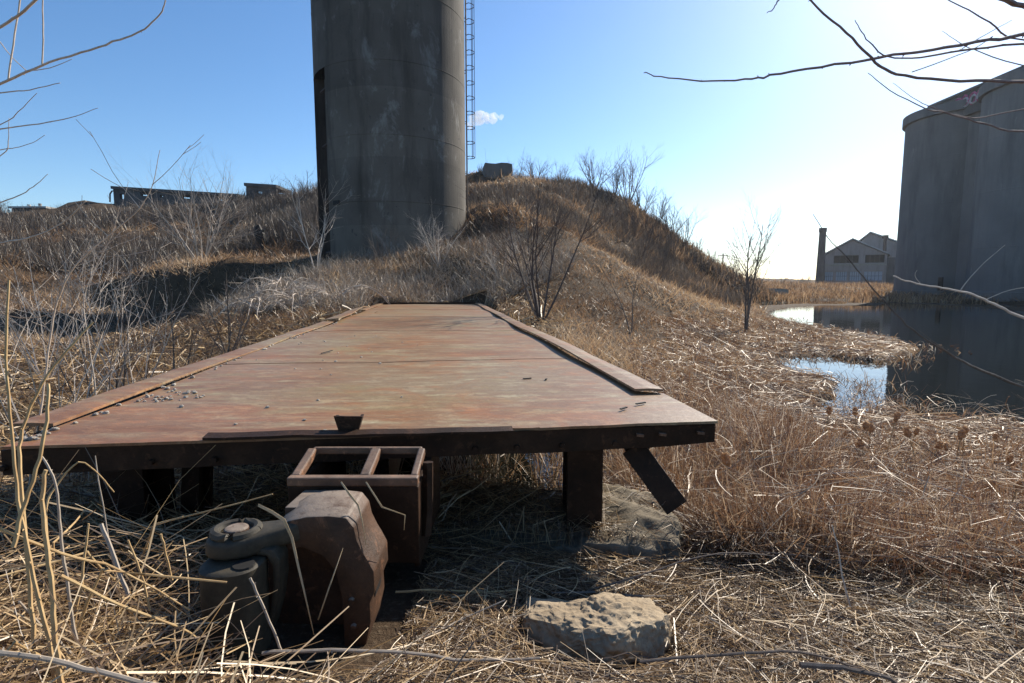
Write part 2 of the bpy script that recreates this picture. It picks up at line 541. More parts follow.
def fbm(x, y, seed=0, octs=4):
    g = np.random.default_rng(seed)
    z = np.zeros_like(x)
    a = 1.0
    for k in range(octs):
        for j in range(3):
            th = g.uniform(0, 6.28)
            ph = g.uniform(0, 6.28)
            f = 2.0 ** k * g.uniform(0.8, 1.25)
            z += a * np.sin((x * math.cos(th) + y * math.sin(th)) * f + ph + 1.3 * np.sin((x * math.sin(th) - y * math.cos(th)) * f * .7 + ph * 2)) / 3
        a *= 0.55
    return z


def flat0(px, py):
    r = ray(px, py)
    k = -CZ / r.z
    return (r.x * k, r.y * k)


WPOLY = np.array([flat0(*q_) for q_ in [(1130, 436), (1024, 428), (975, 422), (925, 424), (898, 408), (884, 404), (864, 411), (838, 421), (824, 414), (843, 398), (850, 384), (818, 375), (784, 367), (780, 359), (830, 357), (885, 363), (907, 359), (922, 351), (903, 343), (868, 336), (820, 326), (785, 319), (768, 313), (788, 308), (830, 305.5), (884, 306), (892, 303), (960, 306), (1024, 312), (1130, 325)]])


def poly_sd(x, y, P_):
    """signed distance to a closed outline, positive inside"""
    d = np.full(len(x), 1e9)
    ins = np.zeros(len(x), bool)
    for i in range(len(P_)):
        a, b = P_[i], P_[(i + 1) % len(P_)]
        e = b - a
        t_ = np.clip(((x - a[0]) * e[0] + (y - a[1]) * e[1]) / (e @ e), 0, 1)
        d = np.minimum(d, np.hypot(x - a[0] - e[0] * t_, y - a[1] - e[1] * t_))
        c = ((a[1] > y) != (b[1] > y))
        with np.errstate(divide='ignore', invalid='ignore'):
            xi = a[0] + (y - a[1]) / (b[1] - a[1] if b[1] != a[1] else 1e-9) * e[0]
        ins ^= c & (x < xi)
    return np.where(ins, d, -d)


AD_ = R(7.65)


def terrain(x, y):
    x = np.atleast_1d(np.asarray(x, float))
    y = np.atleast_1d(np.asarray(y, float))
    z = np.empty_like(x)
    for i in range(0, len(x), 20000):
        xs, ys = x[i:i + 20000], y[i:i + 20000]
        d = np.hypot(xs[:, None] - CP[None, :, 0], ys[:, None] - CP[None, :, 1])
        z[i:i + 20000] = -d @ _W[:_n] + _W[_n]
    r = np.hypot(x, y)
    amp = np.clip(0.004 * r, 0.012, 0.30) * np.clip((z + .1) / .5, .35, 1)
    z = z + amp * fbm(x * 1.1, y * 1.1, 3) + np.clip((r - 18) / 40, 0, 1) * np.clip((z - .6) / 2, 0, 1) * .35 * fbm(x * .35, y * .35, 5)
    m = (x > 2) & (y > 2) & (y < 70) & (x < 60)
    if m.any():
        sdm = poly_sd(x[m], y[m], WPOLY) + .08 * fbm(x[m] * 3, y[m] * 3, 71, 3)
        wd = np.clip(.25 + .02 * y[m], .3, 1.2)
        k = np.clip(sdm / wd + .5, 0, 1)
        k = k * k * (3 - 2 * k)
        zl = np.where(sdm > -3, np.maximum(z[m], .035), z[m])
        z[m] = zl * (1 - k) + np.minimum(z[m], -.3) * k
    dd = np.minimum(np.minimum(-math.sin(AD_) * x + math.cos(AD_) * y - 6.0, 17.45 + math.sin(AD_) * x - math.cos(AD_) * y),
                    np.minimum(math.cos(AD_) * x + math.sin(AD_) * y + 2.05, 1.40 - math.cos(AD_) * x - math.sin(AD_) * y))
    k = np.clip(dd / .15 + 1, 0, 1)
    z = np.where(k > 0, np.minimum(z, .80 * k + z * (1 - k)), z)
    # cut bank beyond the gully, its steep face towards the camera
    k = np.clip((x + 21.5) / 3, 0, 1) * np.clip((-11.8 - x) / 2.0, 0, 1)
    dd = y - (25.6 - .10 * (x + 16) + .5 * np.sin(x * .9))
    st = np.clip(dd / .7 + .5, 0, 1)
    z = z + k * (1.15 * st * st * (3 - 2 * st) * np.clip(1 - (dd - 1) / 7, 0, 1) - .35 * np.exp(-(dd + .9) ** 2 / 1.2))
    return z


def tz(x, y):
    return float(terrain([x], [y])[0])


def axis(lim, near, n):
    k = np.linspace(-1, 1, n)
    b = math.asinh(lim / near)
    return near * np.sinh(k * b)


gx = axis(900, 3, 640)
gy = axis(900, 3, 640) + 5
X, Y = np.meshgrid(gx, gy)
Z = terrain(X.ravel(), Y.ravel())
far = np.clip((np.hypot(X.ravel(), Y.ravel()) - 450) / 300, 0, 1)
Z = Z * (1 - far) + 2.5 * far
V = np.stack([X.ravel(), Y.ravel(), Z], 1)
nx = len(gx)
ii, jj = np.meshgrid(np.arange(nx - 1), np.arange(len(gy) - 1))
q = (jj * nx + ii).ravel()
t = NT("dead earth")
v = t.coord()
n1 = t.noise(v, 0.25, 6, .65)
n2 = t.noise(v, 3.0, 6, .7)
n3 = t.noise(v, 40, 5, .7)
c = t.ramp(n1, [(0.32, (0.05, 0.035, 0.023)), (0.5, (0.085, 0.056, 0.034)), (0.7, (0.11, 0.078, 0.05))])
c = t.mix(t.g(n2, 0.45, 0.7), c, (0.035, 0.025, 0.017))
c = t.mix(t.g(n3, 0.52, 0.72), c, (0.15, 0.115, 0.078))
t.bsdf(c, 0.95, 0.1, bump=t.mix(0.5, n2, n3), bstr=0.9, bdist=0.05)
ground = kind(np_mesh("ground", V, np.stack([q, q + 1, q + nx + 1, q + nx], 1), None, t.m, True), 'structure')

# pond
t = NT("still pond water")
v = t.coord((1, 1, 1))
n1 = t.noise(v, 2.2, 4, .55)
p = t.bsdf((0.007, 0.008, 0.006), 0.03, 0.5, bump=n1, bstr=0.09, bdist=0.03)
p.inputs['IOR'].default_value = 1.33
mb = MB()
mb.add([(-2.6, -20, 0), (60, -20, 0), (60, 66, 0), (10, 66, 0), (-2.6, 14, 0)], [(0, 1, 2, 3, 4)])
kind(mb.build("pond_water", t.m), 'structure')

# ------------------------------------------------------------------ the concrete silo tower
SC = Vector((-6.27, 29.3, 0))
SR = 3.80
SB, ST = 2.0, 27.0


def phi(deg):
    """unit vector on the silo wall, 0 = towards the camera, + = right"""
    base = Vector((-SC.x, -SC.y, 0)).normalized()
    rgt = Vector((-base.y, base.x, 0))
    return base * math.cos(R(deg)) + rgt * math.sin(R(deg))


silo = thing("concrete_silo", "tall round concrete silo with a dark vertical slot, on the rise behind the deck", "silo", (SC.x, SC.y, SB))
mb = MB()
joints = [SB, 5.45, 8.45, 11.7, 14.8, 17.9, 21.0, 24.1, ST]
rows = []
for a, b in zip(joints[:-1], joints[1:]):
    rows += [(a, SR + .004), (a + .04, SR), (b - .03, SR), (b - .012, SR + .008), (b - .008, SR - .012)]
SLOT0, SLOT1, SLOTZ = -80, -53, 11.72
NS = 120
angs = [-180 + 3 * k for k in range(NS)] 
angs = sorted(set([a for a in angs if not (SLOT0 - 2 < a < SLOT1 + 2)] + [SLOT0, -71, -62, SLOT1]))
na = len(angs)
o = len(mb.v)
for z, r_ in rows:
    for a in angs:
        d = phi(a)
        mb.v.append(Vector((SC.x + d.x * r_, SC.y + d.y * r_, z)))
for i in range(len(rows) - 1):
    for k in range(na):
        a0, a1 = angs[k], angs[(k + 1) % na]
        if SLOT0 <= a0 and a1 <= SLOT1 and a1 > a0 and rows[i + 1][0] <= SLOTZ:
            continue
        k2 = (k + 1) % na
        mb.f.append((o + i * na + k, o + i * na + k2, o + (i + 1) * na + k2, o + (i + 1) * na + k))
mb.f.append(tuple(o + (len(rows) - 1) * na + k for k in range(na)))
wall = mb.build("wall", M['silo'], silo, smooth=False)
# pitted scars and a broken pocket in the shell
mb = MB()
zs = [SB, 11.68]
for a0, r0, r1 in ((SLOT0, SR - .55, SR - .005), (SLOT1, SR - .55, SR - .005)):
    d = phi(a0)
    mb.prism([(SC.x + d.x * r0, SC.y + d.y * r0, SB), (SC.x + d.x * r1, SC.y + d.y * r1, SB), (SC.x + d.x * r1, SC.y + d.y * r1, zs[1]), (SC.x + d.x * r0, SC.y + d.y * r0, zs[1])], phi(a0 + (90 if a0 == SLOT1 else -90)) * .03)
ar = [SLOT0 + (SLOT1 - SLOT0) * k / 6 for k in range(7)]
for z in zs:
    for a in ar:
        d = phi(a)
        mb.v.append(Vector((SC.x + d.x * (SR - .5), SC.y + d.y * (SR - .5), z)))
o = len(mb.v) - 14
mb.f += [(o + k, o + k + 1, o + 7 + k + 1, o + 7 + k) for k in range(6)]
t = NT("dark slot lining")
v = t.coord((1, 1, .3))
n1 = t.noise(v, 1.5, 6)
t.bsdf(t.ramp(n1, [(.35, (.022, .019, .017)), (.7, (.07, .058, .05))]), .9, .2, bump=n1)  # lining coloured darker than the outer wall
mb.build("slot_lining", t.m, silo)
mb = MB()
for z in np.arange(SB + 1.2, 11.4, 2.6):
    a, b = phi(SLOT0 + 4), phi(SLOT1 - 3)
    p0 = Vector((SC.x, SC.y, z)) + a * (SR - .3)
    p1 = Vector((SC.x, SC.y, z)) + b * (SR - .3)
    mb = MB()
    mb.tube([p0, p1], .06, 6)
    mb.build("slot_tie", M['steel'], silo)
mb = MB()
d = phi(-48)
mb.box(Vector((SC.x, SC.y, 5.45)) + phi(-44) * (SR + .02), (.42, .05, .2), Matrix.Rotation(math.atan2(phi(-44).x, -phi(-44).y), 3, 'Z'))
mb.build("wall_pocket_shade", M['dark'], silo)  # black box on the wall, painted as the pocket's shade
# caged ladder up the right flank
lad = MB()
tn = phi(88)
sd_ = phi(88 - 90)
base = Vector((SC.x, SC.y, 0))
r0 = base + tn * (SR + .10)
for s_ in (-.2, .2):
    lad.tube([r0 + sd_ * s_ + Vector((0, 0, 4.6)), r0 + sd_ * s_ + Vector((0, 0, ST + .9))], .022, 5)
for z in np.arange(4.8, ST, .3):
    lad.tube([r0 + sd_ * -.2 + Vector((0, 0, z)), r0 + sd_ * .2 + Vector((0, 0, z))], .011, 4)
for z in np.arange(5, ST, 2.6):
    for s_ in (-.2, .2):
        lad.tube([r0 + sd_ * s_ + Vector((0, 0, z)), r0 + sd_ * s_ - tn * .16 + Vector((0, 0, z))], .02, 4)
ladder = lad.build("ladder", M['steel'], silo)
cg = MB()
hz = list(np.arange(8.4, ST + .5, .77))
for z in hz:
    pts = []
    for k in range(9):
        q_ = R(-90 + 180 * k / 8)
        pts.append(r0 + sd_ * (.33 * math.sin(q_)) + tn * (.10 + .34 * math.cos(q_)) + Vector((0, 0, z)))
    cg.tube([r0 + sd_ * -.2 + Vector((0, 0, z))] + pts + [r0 + sd_ * .2 + Vector((0, 0, z))], .022, 4)
for q_ in (R(-50), 0, R(50)):
    a = r0 + sd_ * (.33 * math.sin(q_)) + tn * (.10 + .34 * math.cos(q_))
    cg.tube([a + Vector((0, 0, hz[0])), a + Vector((0, 0, hz[-1]))], .014, 4)
cg.build("safety_cage", M['steel'], ladder)

# ------------------------------------------------------------------ grain elevator across the pond
el = thing("grain_elevator", "row of huge shaded concrete grain silos with flat parapet roof, beyond the pond", "grain elevator", (46, 50, 0))
ER = 4.75
for j, xx in enumerate((46.0, 55.6)):
    for i, yy in enumerate((57.2, 47.7, 38.2, 28.7)):
        mb = MB()
        n = 64
        prof = [(0, ER + .12), (.9, ER + .12), (.95, ER), (4.7, ER), (4.75, ER + .02), (4.8, ER), (9.5, ER), (9.55, ER + .02), (9.6, ER), (14, ER), (14.05, ER + .02), (14.1, ER), (18.1, ER), (18.15, ER + .28), (19.0, ER + .28)]
        for z, r_ in prof:
            for k in range(n):
                q_ = 2 * math.pi * k / n
                mb.v.append(Vector((xx + r_ * math.cos(q_), yy + r_ * math.sin(q_), z)))
        for a in range(len(prof) - 1):
            for k in range(n):
                k2 = (k + 1) % n
                mb.f.append((a * n + k, a * n + k2, (a + 1) * n + k2, (a + 1) * n + k))
        mb.f.append(tuple((len(prof) - 1) * n + k for k in range(n)))
        mb.build("silo_cylinder", M['silo2'], el)
mb = MB()
mb.box((50.8, 43.0, 18.55), (15.6, 29.4, 2.1))
mb.box((50.8, 43.0, 19.72), (16.0, 29.8, .22))
roof = mb.build("parapet_roof", M['silo2'], el)
mb = MB()
mb.box((43.6, 52.45, 9.0), (.4, 6, 17.0))
mb.box((43.6, 42.95, 9.0), (.4, 6, 17.0))
mb.build("infill_wall", M['silo2'], el)


def scrawl(mb, x, y0, z0, w_, h_, seed, n=5):
    g = random.Random(seed)
    for k in range(n):
        cx = y0 - w_ * (k + .5) / n
        pts = []
        a0 = g.uniform(0, 6)
        for j in range(9):
            a = a0 + j * .75
            pts.append((x, cx + math.cos(a) * w_ / n * .55 * (1 - .05 * j), z0 + math.sin(a) * h_ * .5 + g.uniform(-.05, .05)))
        mb.tube(pts, [.10] * 9, 4)


mb = MB()
scrawl(mb, 42.93, 54.6, 18.85, 4.2, 1.0, 4, 5)
mb.build("graffiti", M['pink'], roof)
mb = MB()
scrawl(mb, 42.90, 55.4, 18.7, 5.2, .8, 9, 6)
mb.build("graffiti", M['white'], roof)
mb = MB()
mb.box((42.05, 53.3, 1.6), (.1, 1.0, 1.3), Matrix.Rotation(R(-20), 3, 'Z'))
mb.build("hatch_shade", M['dark'], el)

# ------------------------------------------------------------------ far factory and stack
def px_x(px, y):
    return (px - 512) / FPX * y / 1.0


fac = thing("factory_building", "low gabled factory building with broken upper windows beyond the pond", "factory", (at(823, 256, 110).x, 110, .8))
fac.rotation_euler = (0, 0, -R(33))
fac.scale = (.90, 1, 1)


def atz(px, py, y):
    return at(px, py, y)


yF = 110.0
L0, Rr = at(823, 256, yF), at(882, 256, yF)
ap = at(851, 241, yF)
zb = 0.8
mb = MB()
# front gable wall with window openings: piers and bands
xs0, xs1 = L0.x, Rr.x
zE = L0.z
op_up = [(at(833, 265, yF).x, at(856, 265, yF).x), (at(862, 265, yF).x, at(879, 265, yF).x)]
op_lo = [(at(823.5, 265, yF).x, at(833, 265, yF).x), (at(836, 265, yF).x, at(846, 265, yF).x), (at(849, 265, yF).x, at(859, 265, yF).x), (at(862, 265, yF).x, at(878, 265, yF).x)]
zU0, zU1 = at(850, 263.5, yF).z, at(850, 256, yF).z
zL0, zL1 = at(850, 280.5, yF).z, at(850, 272, yF).z


def wall_with_openings(mb, xa, xb, y, th, z0, z1, ops):
    x = xa
    for a, b in ops:
        if a - x > .01:
            mb.box(((x + a) / 2, y + th / 2, (z0 + z1) / 2), (a - x, th, z1 - z0))
        x = b
    if xb - x > .01:
        mb.box(((x + xb) / 2, y + th / 2, (z0 + z1) / 2), (xb - x, th, z1 - z0))


wall_with_openings(mb, xs0, xs1, yF, .4, zb - .6, zL0, [])
wall_with_openings(mb, xs0, xs1, yF, .4, zL0, zL1, op_lo)
wall_with_openings(mb, xs0, xs1, yF, .4, zL1, zU0, [])
wall_with_openings(mb, xs0, xs1, yF, .4, zU0, zU1, op_up)
mb.prism([(xs0, yF, zU1), (xs1, yF, zU1), (xs1, yF, zE), (ap.x, yF, ap.z), (xs0, yF, zE)], (0, .4, 0))
mb.box((xs0 + .2, yF + 14.2, (zE + zb - .6) / 2), (.4, 27.6, zE - zb + .6))
mb.box((xs1 - .2, yF + 14.2, (zE + zb - .6) / 2), (.4, 27.6, zE - zb + .6))
mb.build("wall", M['brick'], fac)
mb = MB()
mb.box(((xs0 + xs1) / 2, yF - .06, zU0 - .35), (xs1 - xs0, .12, .3))
mb.build("string_course", M['conc'], fac)
mb = MB()
for sgn, xe in ((-1, xs0), (1, xs1)):
    a = Vector((xe + sgn * .5, yF - .4, zE - .22 + .1))
    b = Vector((ap.x, yF - .4, ap.z + .12))
    mb.prism([a, b, b + Vector((0, 0, .25)), a + Vector((0, 0, .25))], (0, 29, 0))
mb.build("roof", M['roof'], fac)
for a, b in op_lo:
    m_ = MB()
    m_.box(((a + b) / 2, yF + .2, (zL0 + zL1) / 2), (b - a, .04, zL1 - zL0))
    wn = m_.build("window", M['glass'], fac)
    m_ = MB()
    for k in range(1, 5):
        m_.box((a + (b - a) * k / 5, yF + .14, (zL0 + zL1) / 2), (.07, .06, zL1 - zL0))
    m_.box(((a + b) / 2, yF + .13, (zL0 + zL1) / 2), (b - a, .05, .07))
    m_.build("glazing_bar", M['ruin'], wn)
for a, b in op_up:
    m_ = MB()
    m_.box(((a + b) / 2, yF + 1.2, (zU0 + zU1) / 2), (b - a + 1, .1, zU1 - zU0 + .6))
    wn = m_.build("dark_interior_sheet", M['dark'], fac)  # black sheet behind the opening, standing for the dark interior
    m_ = MB()
    for k in range(1, 4):
        m_ = MB()
        m_.box((a + (b - a) * k / 4, yF + .2, (zU0 + zU1) / 2), (.09, .08, zU1 - zU0))
        m_.build("glazing_bar", M['ruin'], wn)
# taller monitor hall behind and to the right
mb = MB()
yB = 124.0
la, ra, apx = at(858, 250, yB), at(905, 250, yB), at(868, 236.0, yB)
la.x, ra.x, apx.x = xs0 + 5.2, xs0 + 18, xs0 + 8.6
rz = at(900, 250, yB)
mb.prism([(la.x, yB, zb - .6), (ra.x, yB, zb - .6), (ra.x, yB, la.z - .6), (apx.x, yB, apx.z), (la.x, yB, la.z)], (0, 24, 0))
mb.build("rear_hall_wall", M['brick'], fac)
mb = MB()
for xe, zz in ((la.x - .6, la.z - .05), (ra.x + .6, la.z - .75)):
    a = Vector((xe, yB - .5, zz))
    b = Vector((apx.x, yB - .5, apx.z + .1))
    mb.prism([a, b, b + Vector((0, 0, .3)), a + Vector((0, 0, .3))], (0, 25, 0))
mb.build("rear_roof", M['roof'], fac)
mb = MB()
vt = at(891, 247, 118)
vt.x = xs0 + 11.5
mb.tube([Vector((vt.x, 118, 5)), Vector((vt.x, 118, vt.z + 1.2))], .35, 10)
mb.tube([Vector((vt.x, 118, vt.z + 1.2)), Vector((vt.x, 118, vt.z + 1.9))], .62, 10)
mb.build("roof_vent", M['steel'], fac)
mb = MB()
sa = at(890, 268, 112)
mb.box((xs1 + 1.25, 112, 3.6), (2.4, 3.0, 6.0))
mb.build("loading_shed", M['ruin'], fac)

sk = at(823, 228, 106)
mb = MB()
prof = [(0.6, .85), (4, .75), (sk.z - .8, .60), (sk.z - .75, .70), (sk.z, .70)]
for (z0, r0_), (z1, r1_) in zip(prof[:-1], prof[1:]):
    mb.tube([(sk.x, 106, z0), (sk.x, 106, z1)], [r0_, r1_], 14)
tag(mb.build("smokestack", M['stackm'], None, (sk.x, 106, .6)), "slim dark smokestack at the left corner of the gabled factory", "smokestack")

# utility pole and wires beyond the pond
pa = at(690, 262, 95)
pole = thing("utility_pole", "thin utility pole with wires on the low ridge beyond the pond", "utility pole", (at(723, 283, 95).x, 95, 1.0))
pb = at(723, 258, 95)
mb = MB()
mb.tube([(pb.x, 95, .8), (pb.x, 95, pb.z + .8)], [.16, .11], 7)
mb.box((pb.x, 95, pb.z + .4), (1.8, .12, .12))
mb.build("post", M['barkd'], pole)
mb = MB()
for k, dz in enumerate((.45, .1)):
    a = Vector((pb.x, 95, pb.z + dz))
    b = at(816, 257, 107) + Vector((0, 0, dz - .3))
    pts = [a.lerp(b, q_ / 10) - Vector((0, 0, 1.0 * (1 - (q_ / 5 - 1) ** 2))) for q_ in range(11)]
    mb.tube(pts, .03, 4)
mb.build("wire", M['steel'], pole)

# ------------------------------------------------------------------ ruins on the left skyline
def ruin(name, label, pa, pb, ybase, yT, z_low, openings, th=.5, depth=5.0):
    """roofless shell: front wall with holes right through, side walls and a rear wall holed the same way"""
    a, b = at(pa[0], pa[1], yT), at(pb[0], pb[1], yT)
    root = thing(name, label, "ruin", ((a.x + b.x) / 2, yT, z_low))
    mb = MB()
    xs = sorted(set([a.x, b.x] + [at(o_[0], 200, yT).x for o_ in openings] + [at(o_[1], 200, yT).x for o_ in openings]))
    front, rear = MB(), MB()
    for x0, x1 in zip(xs[:-1], xs[1:]):
        f0, f1 = (x0 - a.x) / (b.x - a.x), (x1 - a.x) / (b.x - a.x)
        z0, z1 = a.z + (b.z - a.z) * f0, a.z + (b.z - a.z) * f1
        o_ = [q_ for q_ in openings if at(q_[0], 200, yT).x - .01 <= x0 and at(q_[1], 200, yT).x + .01 >= x1]
        segs = [(z_low, None)]
        if o_:
            zt, zl = at(0, o_[0][2], yT).z, at(0, o_[0][3], yT).z
            segs = [(z_low, zl), (zt, None)]
        for lo, hi in segs:
            h0, h1 = (z0, z1) if hi is None else (hi, hi)
            for yy, mbw in ((yT, front), (yT + depth, rear)):
                mbw.hexa([(x0, yy, lo), (x1, yy, lo), (x1, yy + th, lo), (x0, yy + th, lo)], [(x0, yy, h0), (x1, yy, h1), (x1, yy + th, h1), (x0, yy + th, h0)])
    front.build("front_wall", M['ruin'], root)
    rear.build("rear_wall", M['ruin'], root)
    mb.hexa([(a.x - .15, yT - .2, a.z + .003), (b.x + .15, yT - .2, b.z + .003), (b.x + .15, yT + depth * .8, b.z + .003), (a.x - .15, yT + depth * .8, a.z + .003)],
            [(a.x - .15, yT - .2, a.z + .35), (b.x + .15, yT - .2, b.z + .35), (b.x + .15, yT + depth * .8, b.z + .35), (a.x - .15, yT + depth * .8, a.z + .35)])
    mb.build("roof_beam", M['ruin'], root)
    return root


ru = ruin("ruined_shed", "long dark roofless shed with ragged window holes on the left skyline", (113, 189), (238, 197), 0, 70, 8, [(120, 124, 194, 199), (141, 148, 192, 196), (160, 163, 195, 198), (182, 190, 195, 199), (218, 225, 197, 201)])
mb = MB()
a = at(112, 190, 69.6)
mb.tube([at(110, 202, 69.6), at(110, 194, 69.6), at(112, 191, 69.6), at(115, 191, 69.6)], .09, 6)
mb.build("drain_pipe", M['steel'], ru)
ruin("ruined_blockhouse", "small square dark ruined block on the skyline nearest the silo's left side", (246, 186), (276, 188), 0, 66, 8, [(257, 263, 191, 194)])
fl = at(8, 207, 66)
fr_ = at(42, 207, 66)
root = thing("flat_roof_shed", "low grey flat-roofed shed at the far left edge of the skyline", "shed", ((fl.x + fr_.x) / 2, 67, 8))
mb = MB()
mb.box(((fl.x + fr_.x) / 2, 68, fl.z - 1.3), (fr_.x - fl.x, 3, 2.4))
mb.build("wall", M['ruin'], root)
mb = MB()
mb.box(((fl.x + fr_.x) / 2, 68, fl.z + .02), (fr_.x - fl.x + .5, 3.5, .22))
mb.tube([at(29, 206, 68), at(29, 204.5, 68)], .2, 6)
mb.tube([at(40, 206, 68), at(40, 203.5, 68)], .18, 6)
mb.build("roof", M['roof'], root)

# concrete block on the ridge top
def rough_block(name, label, cat, c, size, rotz, mat, seed=0, rough=.06, sub=4, tilt=(0, 0), smooth=False, group=None, fine=0.25):
    bm = bmesh.new()
    bmesh.ops.create_cube(bm, size=1)
    bmesh.ops.subdivide_edges(bm, edges=bm.edges, cuts=sub, use_grid_fill=True)
    rm = Matrix.Rotation(rotz, 3, 'Z') @ Matrix.Rotation(tilt[0], 3, 'X') @ Matrix.Rotation(tilt[1], 3, 'Y')
    of = Vector((seed * 3.1, seed * 1.7, seed * 2.3))
    for v_ in bm.verts:
        p = v_.co.copy()
        rnd = p.normalized() * .62
        p = p.lerp(rnd, .18)
        q_ = Vector((p.x * size[0], p.y * size[1], p.z * size[2]))
        m_ = min(size)
        nz = mnoise.noise_vector(q_ / m_ * 1.1 + of) * rough + mnoise.noise_vector(q_ / m_ * 4.5 + of) * rough * fine + mnoise.noise_vector(q_ / m_ * 13 + of) * rough * fine * .45
        v_.co = rm @ (q_ + nz)
    me = bpy.data.meshes.new(name)
    bm.to_mesh(me)
    bm.free()
    if smooth:
        me.polygons.foreach_set("use_smooth", [True] * len(me.polygons))
    me.materials.append(mat)
    o = bpy.data.objects.new(name, me)
    o.location = c
    o['base'] = tuple(c)
    COL.objects.link(o)
    return tag(o, label, cat, group)


c = at(497, 174, 49.5)
rough_block("concrete_block", "grey concrete block on the crest of the hill just right of the silo ladder", "concrete block", c, (2.6, 2.0, 1.5), R(8), M['silo2'], 3, .15)
c = at(772, 279, 57)
rough_block("concrete_slab", "pale broken concrete slab lying on the shore at the foot of the far hill", "concrete slab", (c.x, 57, tz(c.x, 57) + .35), (3.0, 1.8, .6), R(-12), M['conc'], 5, .1, tilt=(R(-5), R(4)))

# charred stump on the left terrace
mb = MB()
c = at(262, 262, 36.5)
zz = tz(c.x, c.y)
mb.tube([(c.x + .15, c.y, zz - .2), (c.x + .05, c.y, zz + .5), (c.x - .05, c.y, zz + 1.1), (c.x - .2, c.y, zz + 1.75)], [.42, .30, .34, .16], 9)
mb.tube([(c.x + .0, c.y, zz + .9), (c.x + .22, c.y, zz + 1.45)], [.15, .08], 6)
tag(mb.build("charred_stump", M['char'], None, (c.x, c.y, zz)), "black charred stump standing on the grassy terrace left of the silo", "tree stump")

# ------------------------------------------------------------------ rusted flatcar
AD = R(7.65)
dv = Vector((-math.sin(AD), math.cos(AD), 0))
rv = Vector((math.cos(AD), math.sin(AD), 0))


def D(s, t_, z):
    return dv * s + rv * t_ + Vector((0, 0, z))


DZ = 1.0
S0, S1 = 2.36, 17.4
T0, T1 = -1.745, 1.14
car = thing("flatcar", "rust-brown steel flatcar deck reaching from the foreground to the silo rise, couplers and posts below", "flatcar", tuple(D(S0, -.3, .45)))

# deck plate: subdivided sheet with shallow dents, 12 mm thick, ragged near lip
ns, ntt = 110, 40
ss = S0 + (S1 - S0) * (np.linspace(0, 1, ns) ** 1.6)
ts = np.linspace(T0, 1.305, ntt)


def dent(s, t_):
    z = .012 * fbm(np.array([s * .9]), np.array([t_ * 1.3]), 21, 3)[0] + .006 * math.sin(s * 2.1 + t_)
    return z * min(1, .35 + (s - S0) * .4)


mb = MB()
idx = {}
for i, s in enumerate(ss):
    for j, t_ in enumerate(ts):
        if t_ > T1 + .02 and s > 3.02:
            t_ = T1 + .02 + (t_ - T1 - .02) * .15
        so = s
        if i == 0:
            so = s + .010 * mnoise.noise(Vector((t_ * 6, 0, 3))) + (.02 if .3 < t_ < .42 else 0)
        z = DZ + dent(s, t_)
        idx[i, j] = len(mb.v)
        mb.v.append(D(so, t_, z))
nv = len(mb.v)
for p in list(mb.v[:nv]):
    mb.v.append(p - Vector((0, 0, .012)))
for i in range(ns - 1):
    for j in range(ntt - 1):
        a, b, c_, d_ = idx[i, j], idx[i, j + 1], idx[i + 1, j + 1], idx[i + 1, j]
        mb.f.append((a, b, c_, d_))
        mb.f.append((d_ + nv, c_ + nv, b + nv, a + nv))
for j in range(ntt - 1):
    mb.f.append((idx[0, j] + nv, idx[0, j + 1] + nv, idx[0, j + 1], idx[0, j]))
    mb.f.append((idx[ns - 1, j], idx[ns - 1, j + 1], idx[ns - 1, j + 1] + nv, idx[ns - 1, j] + nv))
for i in range(ns - 1):
    mb.f.append((idx[i, 0], idx[i + 1, 0], idx[i + 1, 0] + nv, idx[i, 0] + nv))
    mb.f.append((idx[i, ntt - 1] + nv, idx[i + 1, ntt - 1] + nv, idx[i + 1, ntt - 1], idx[i, ntt - 1]))
deck = mb.build("deck_plate", M['deck'], car, smooth=True)

# far end kerb of the deck
mb = MB()
mb.hexa([D(S1 - .02, T0, .86), D(S1 - .02, T1, .86), D(S1 + .12, T1, .86), D(S1 + .12, T0, .86)], [D(S1 - .02, T0, 1.055), D(S1 - .02, T1, 1.055), D(S1 + .12, T1, 1.055), D(S1 + .12, T0, 1.055)])
mb.build("end_sill", M['rust'], car)


# loose side plates lying along both edges, slightly lifted and wavy
def side_plate(tin, tout, s0, s1, lift, seed, curl=None):
    m_ = MB()
    n = 70
    for k in range(n):
        f = k / (n - 1)
        s = s0 + (s1 - s0) * f ** 1.4
        wob = .014 * mnoise.noise(Vector((s * .55, seed, 0)))
        li = lift(s)
        ti = tin + wob
        to = tout + wob * .6 + .012 * mnoise.noise(Vector((s * 2.2, seed, 4)))
        zi, zo = DZ + .018 + li, DZ + .022 + li * .5 + .008 * mnoise.noise(Vector((s, seed, 9)))
        for tt, zz in ((ti, zi), ((ti + to) / 2, (zi + zo) / 2 + .004), (to, zo)):
            m_.v.append(D(s, tt, zz))
        for tt, zz in ((to, zo - .014), ((ti + to) / 2, (zi + zo) / 2 - .010), (ti, zi - .014)):
            m_.v.append(D(s, tt, zz))
    for k in range(n - 1):
        for j in range(6):
            j2 = (j + 1) % 6
            m_.f.append((k * 6 + j, k * 6 + j2, (k + 1) * 6 + j2, (k + 1) * 6 + j))
    m_.f.append((0, 1, 2, 3, 4, 5)[::-1])
    m_.f.append(tuple((n - 1) * 6 + j for j in range(6)))
    return m_


def lift_r(s):
    return .012 + .024 * math.exp(-((s - 4.6) / 2.2) ** 2) + .008 * math.sin(s * 1.3)


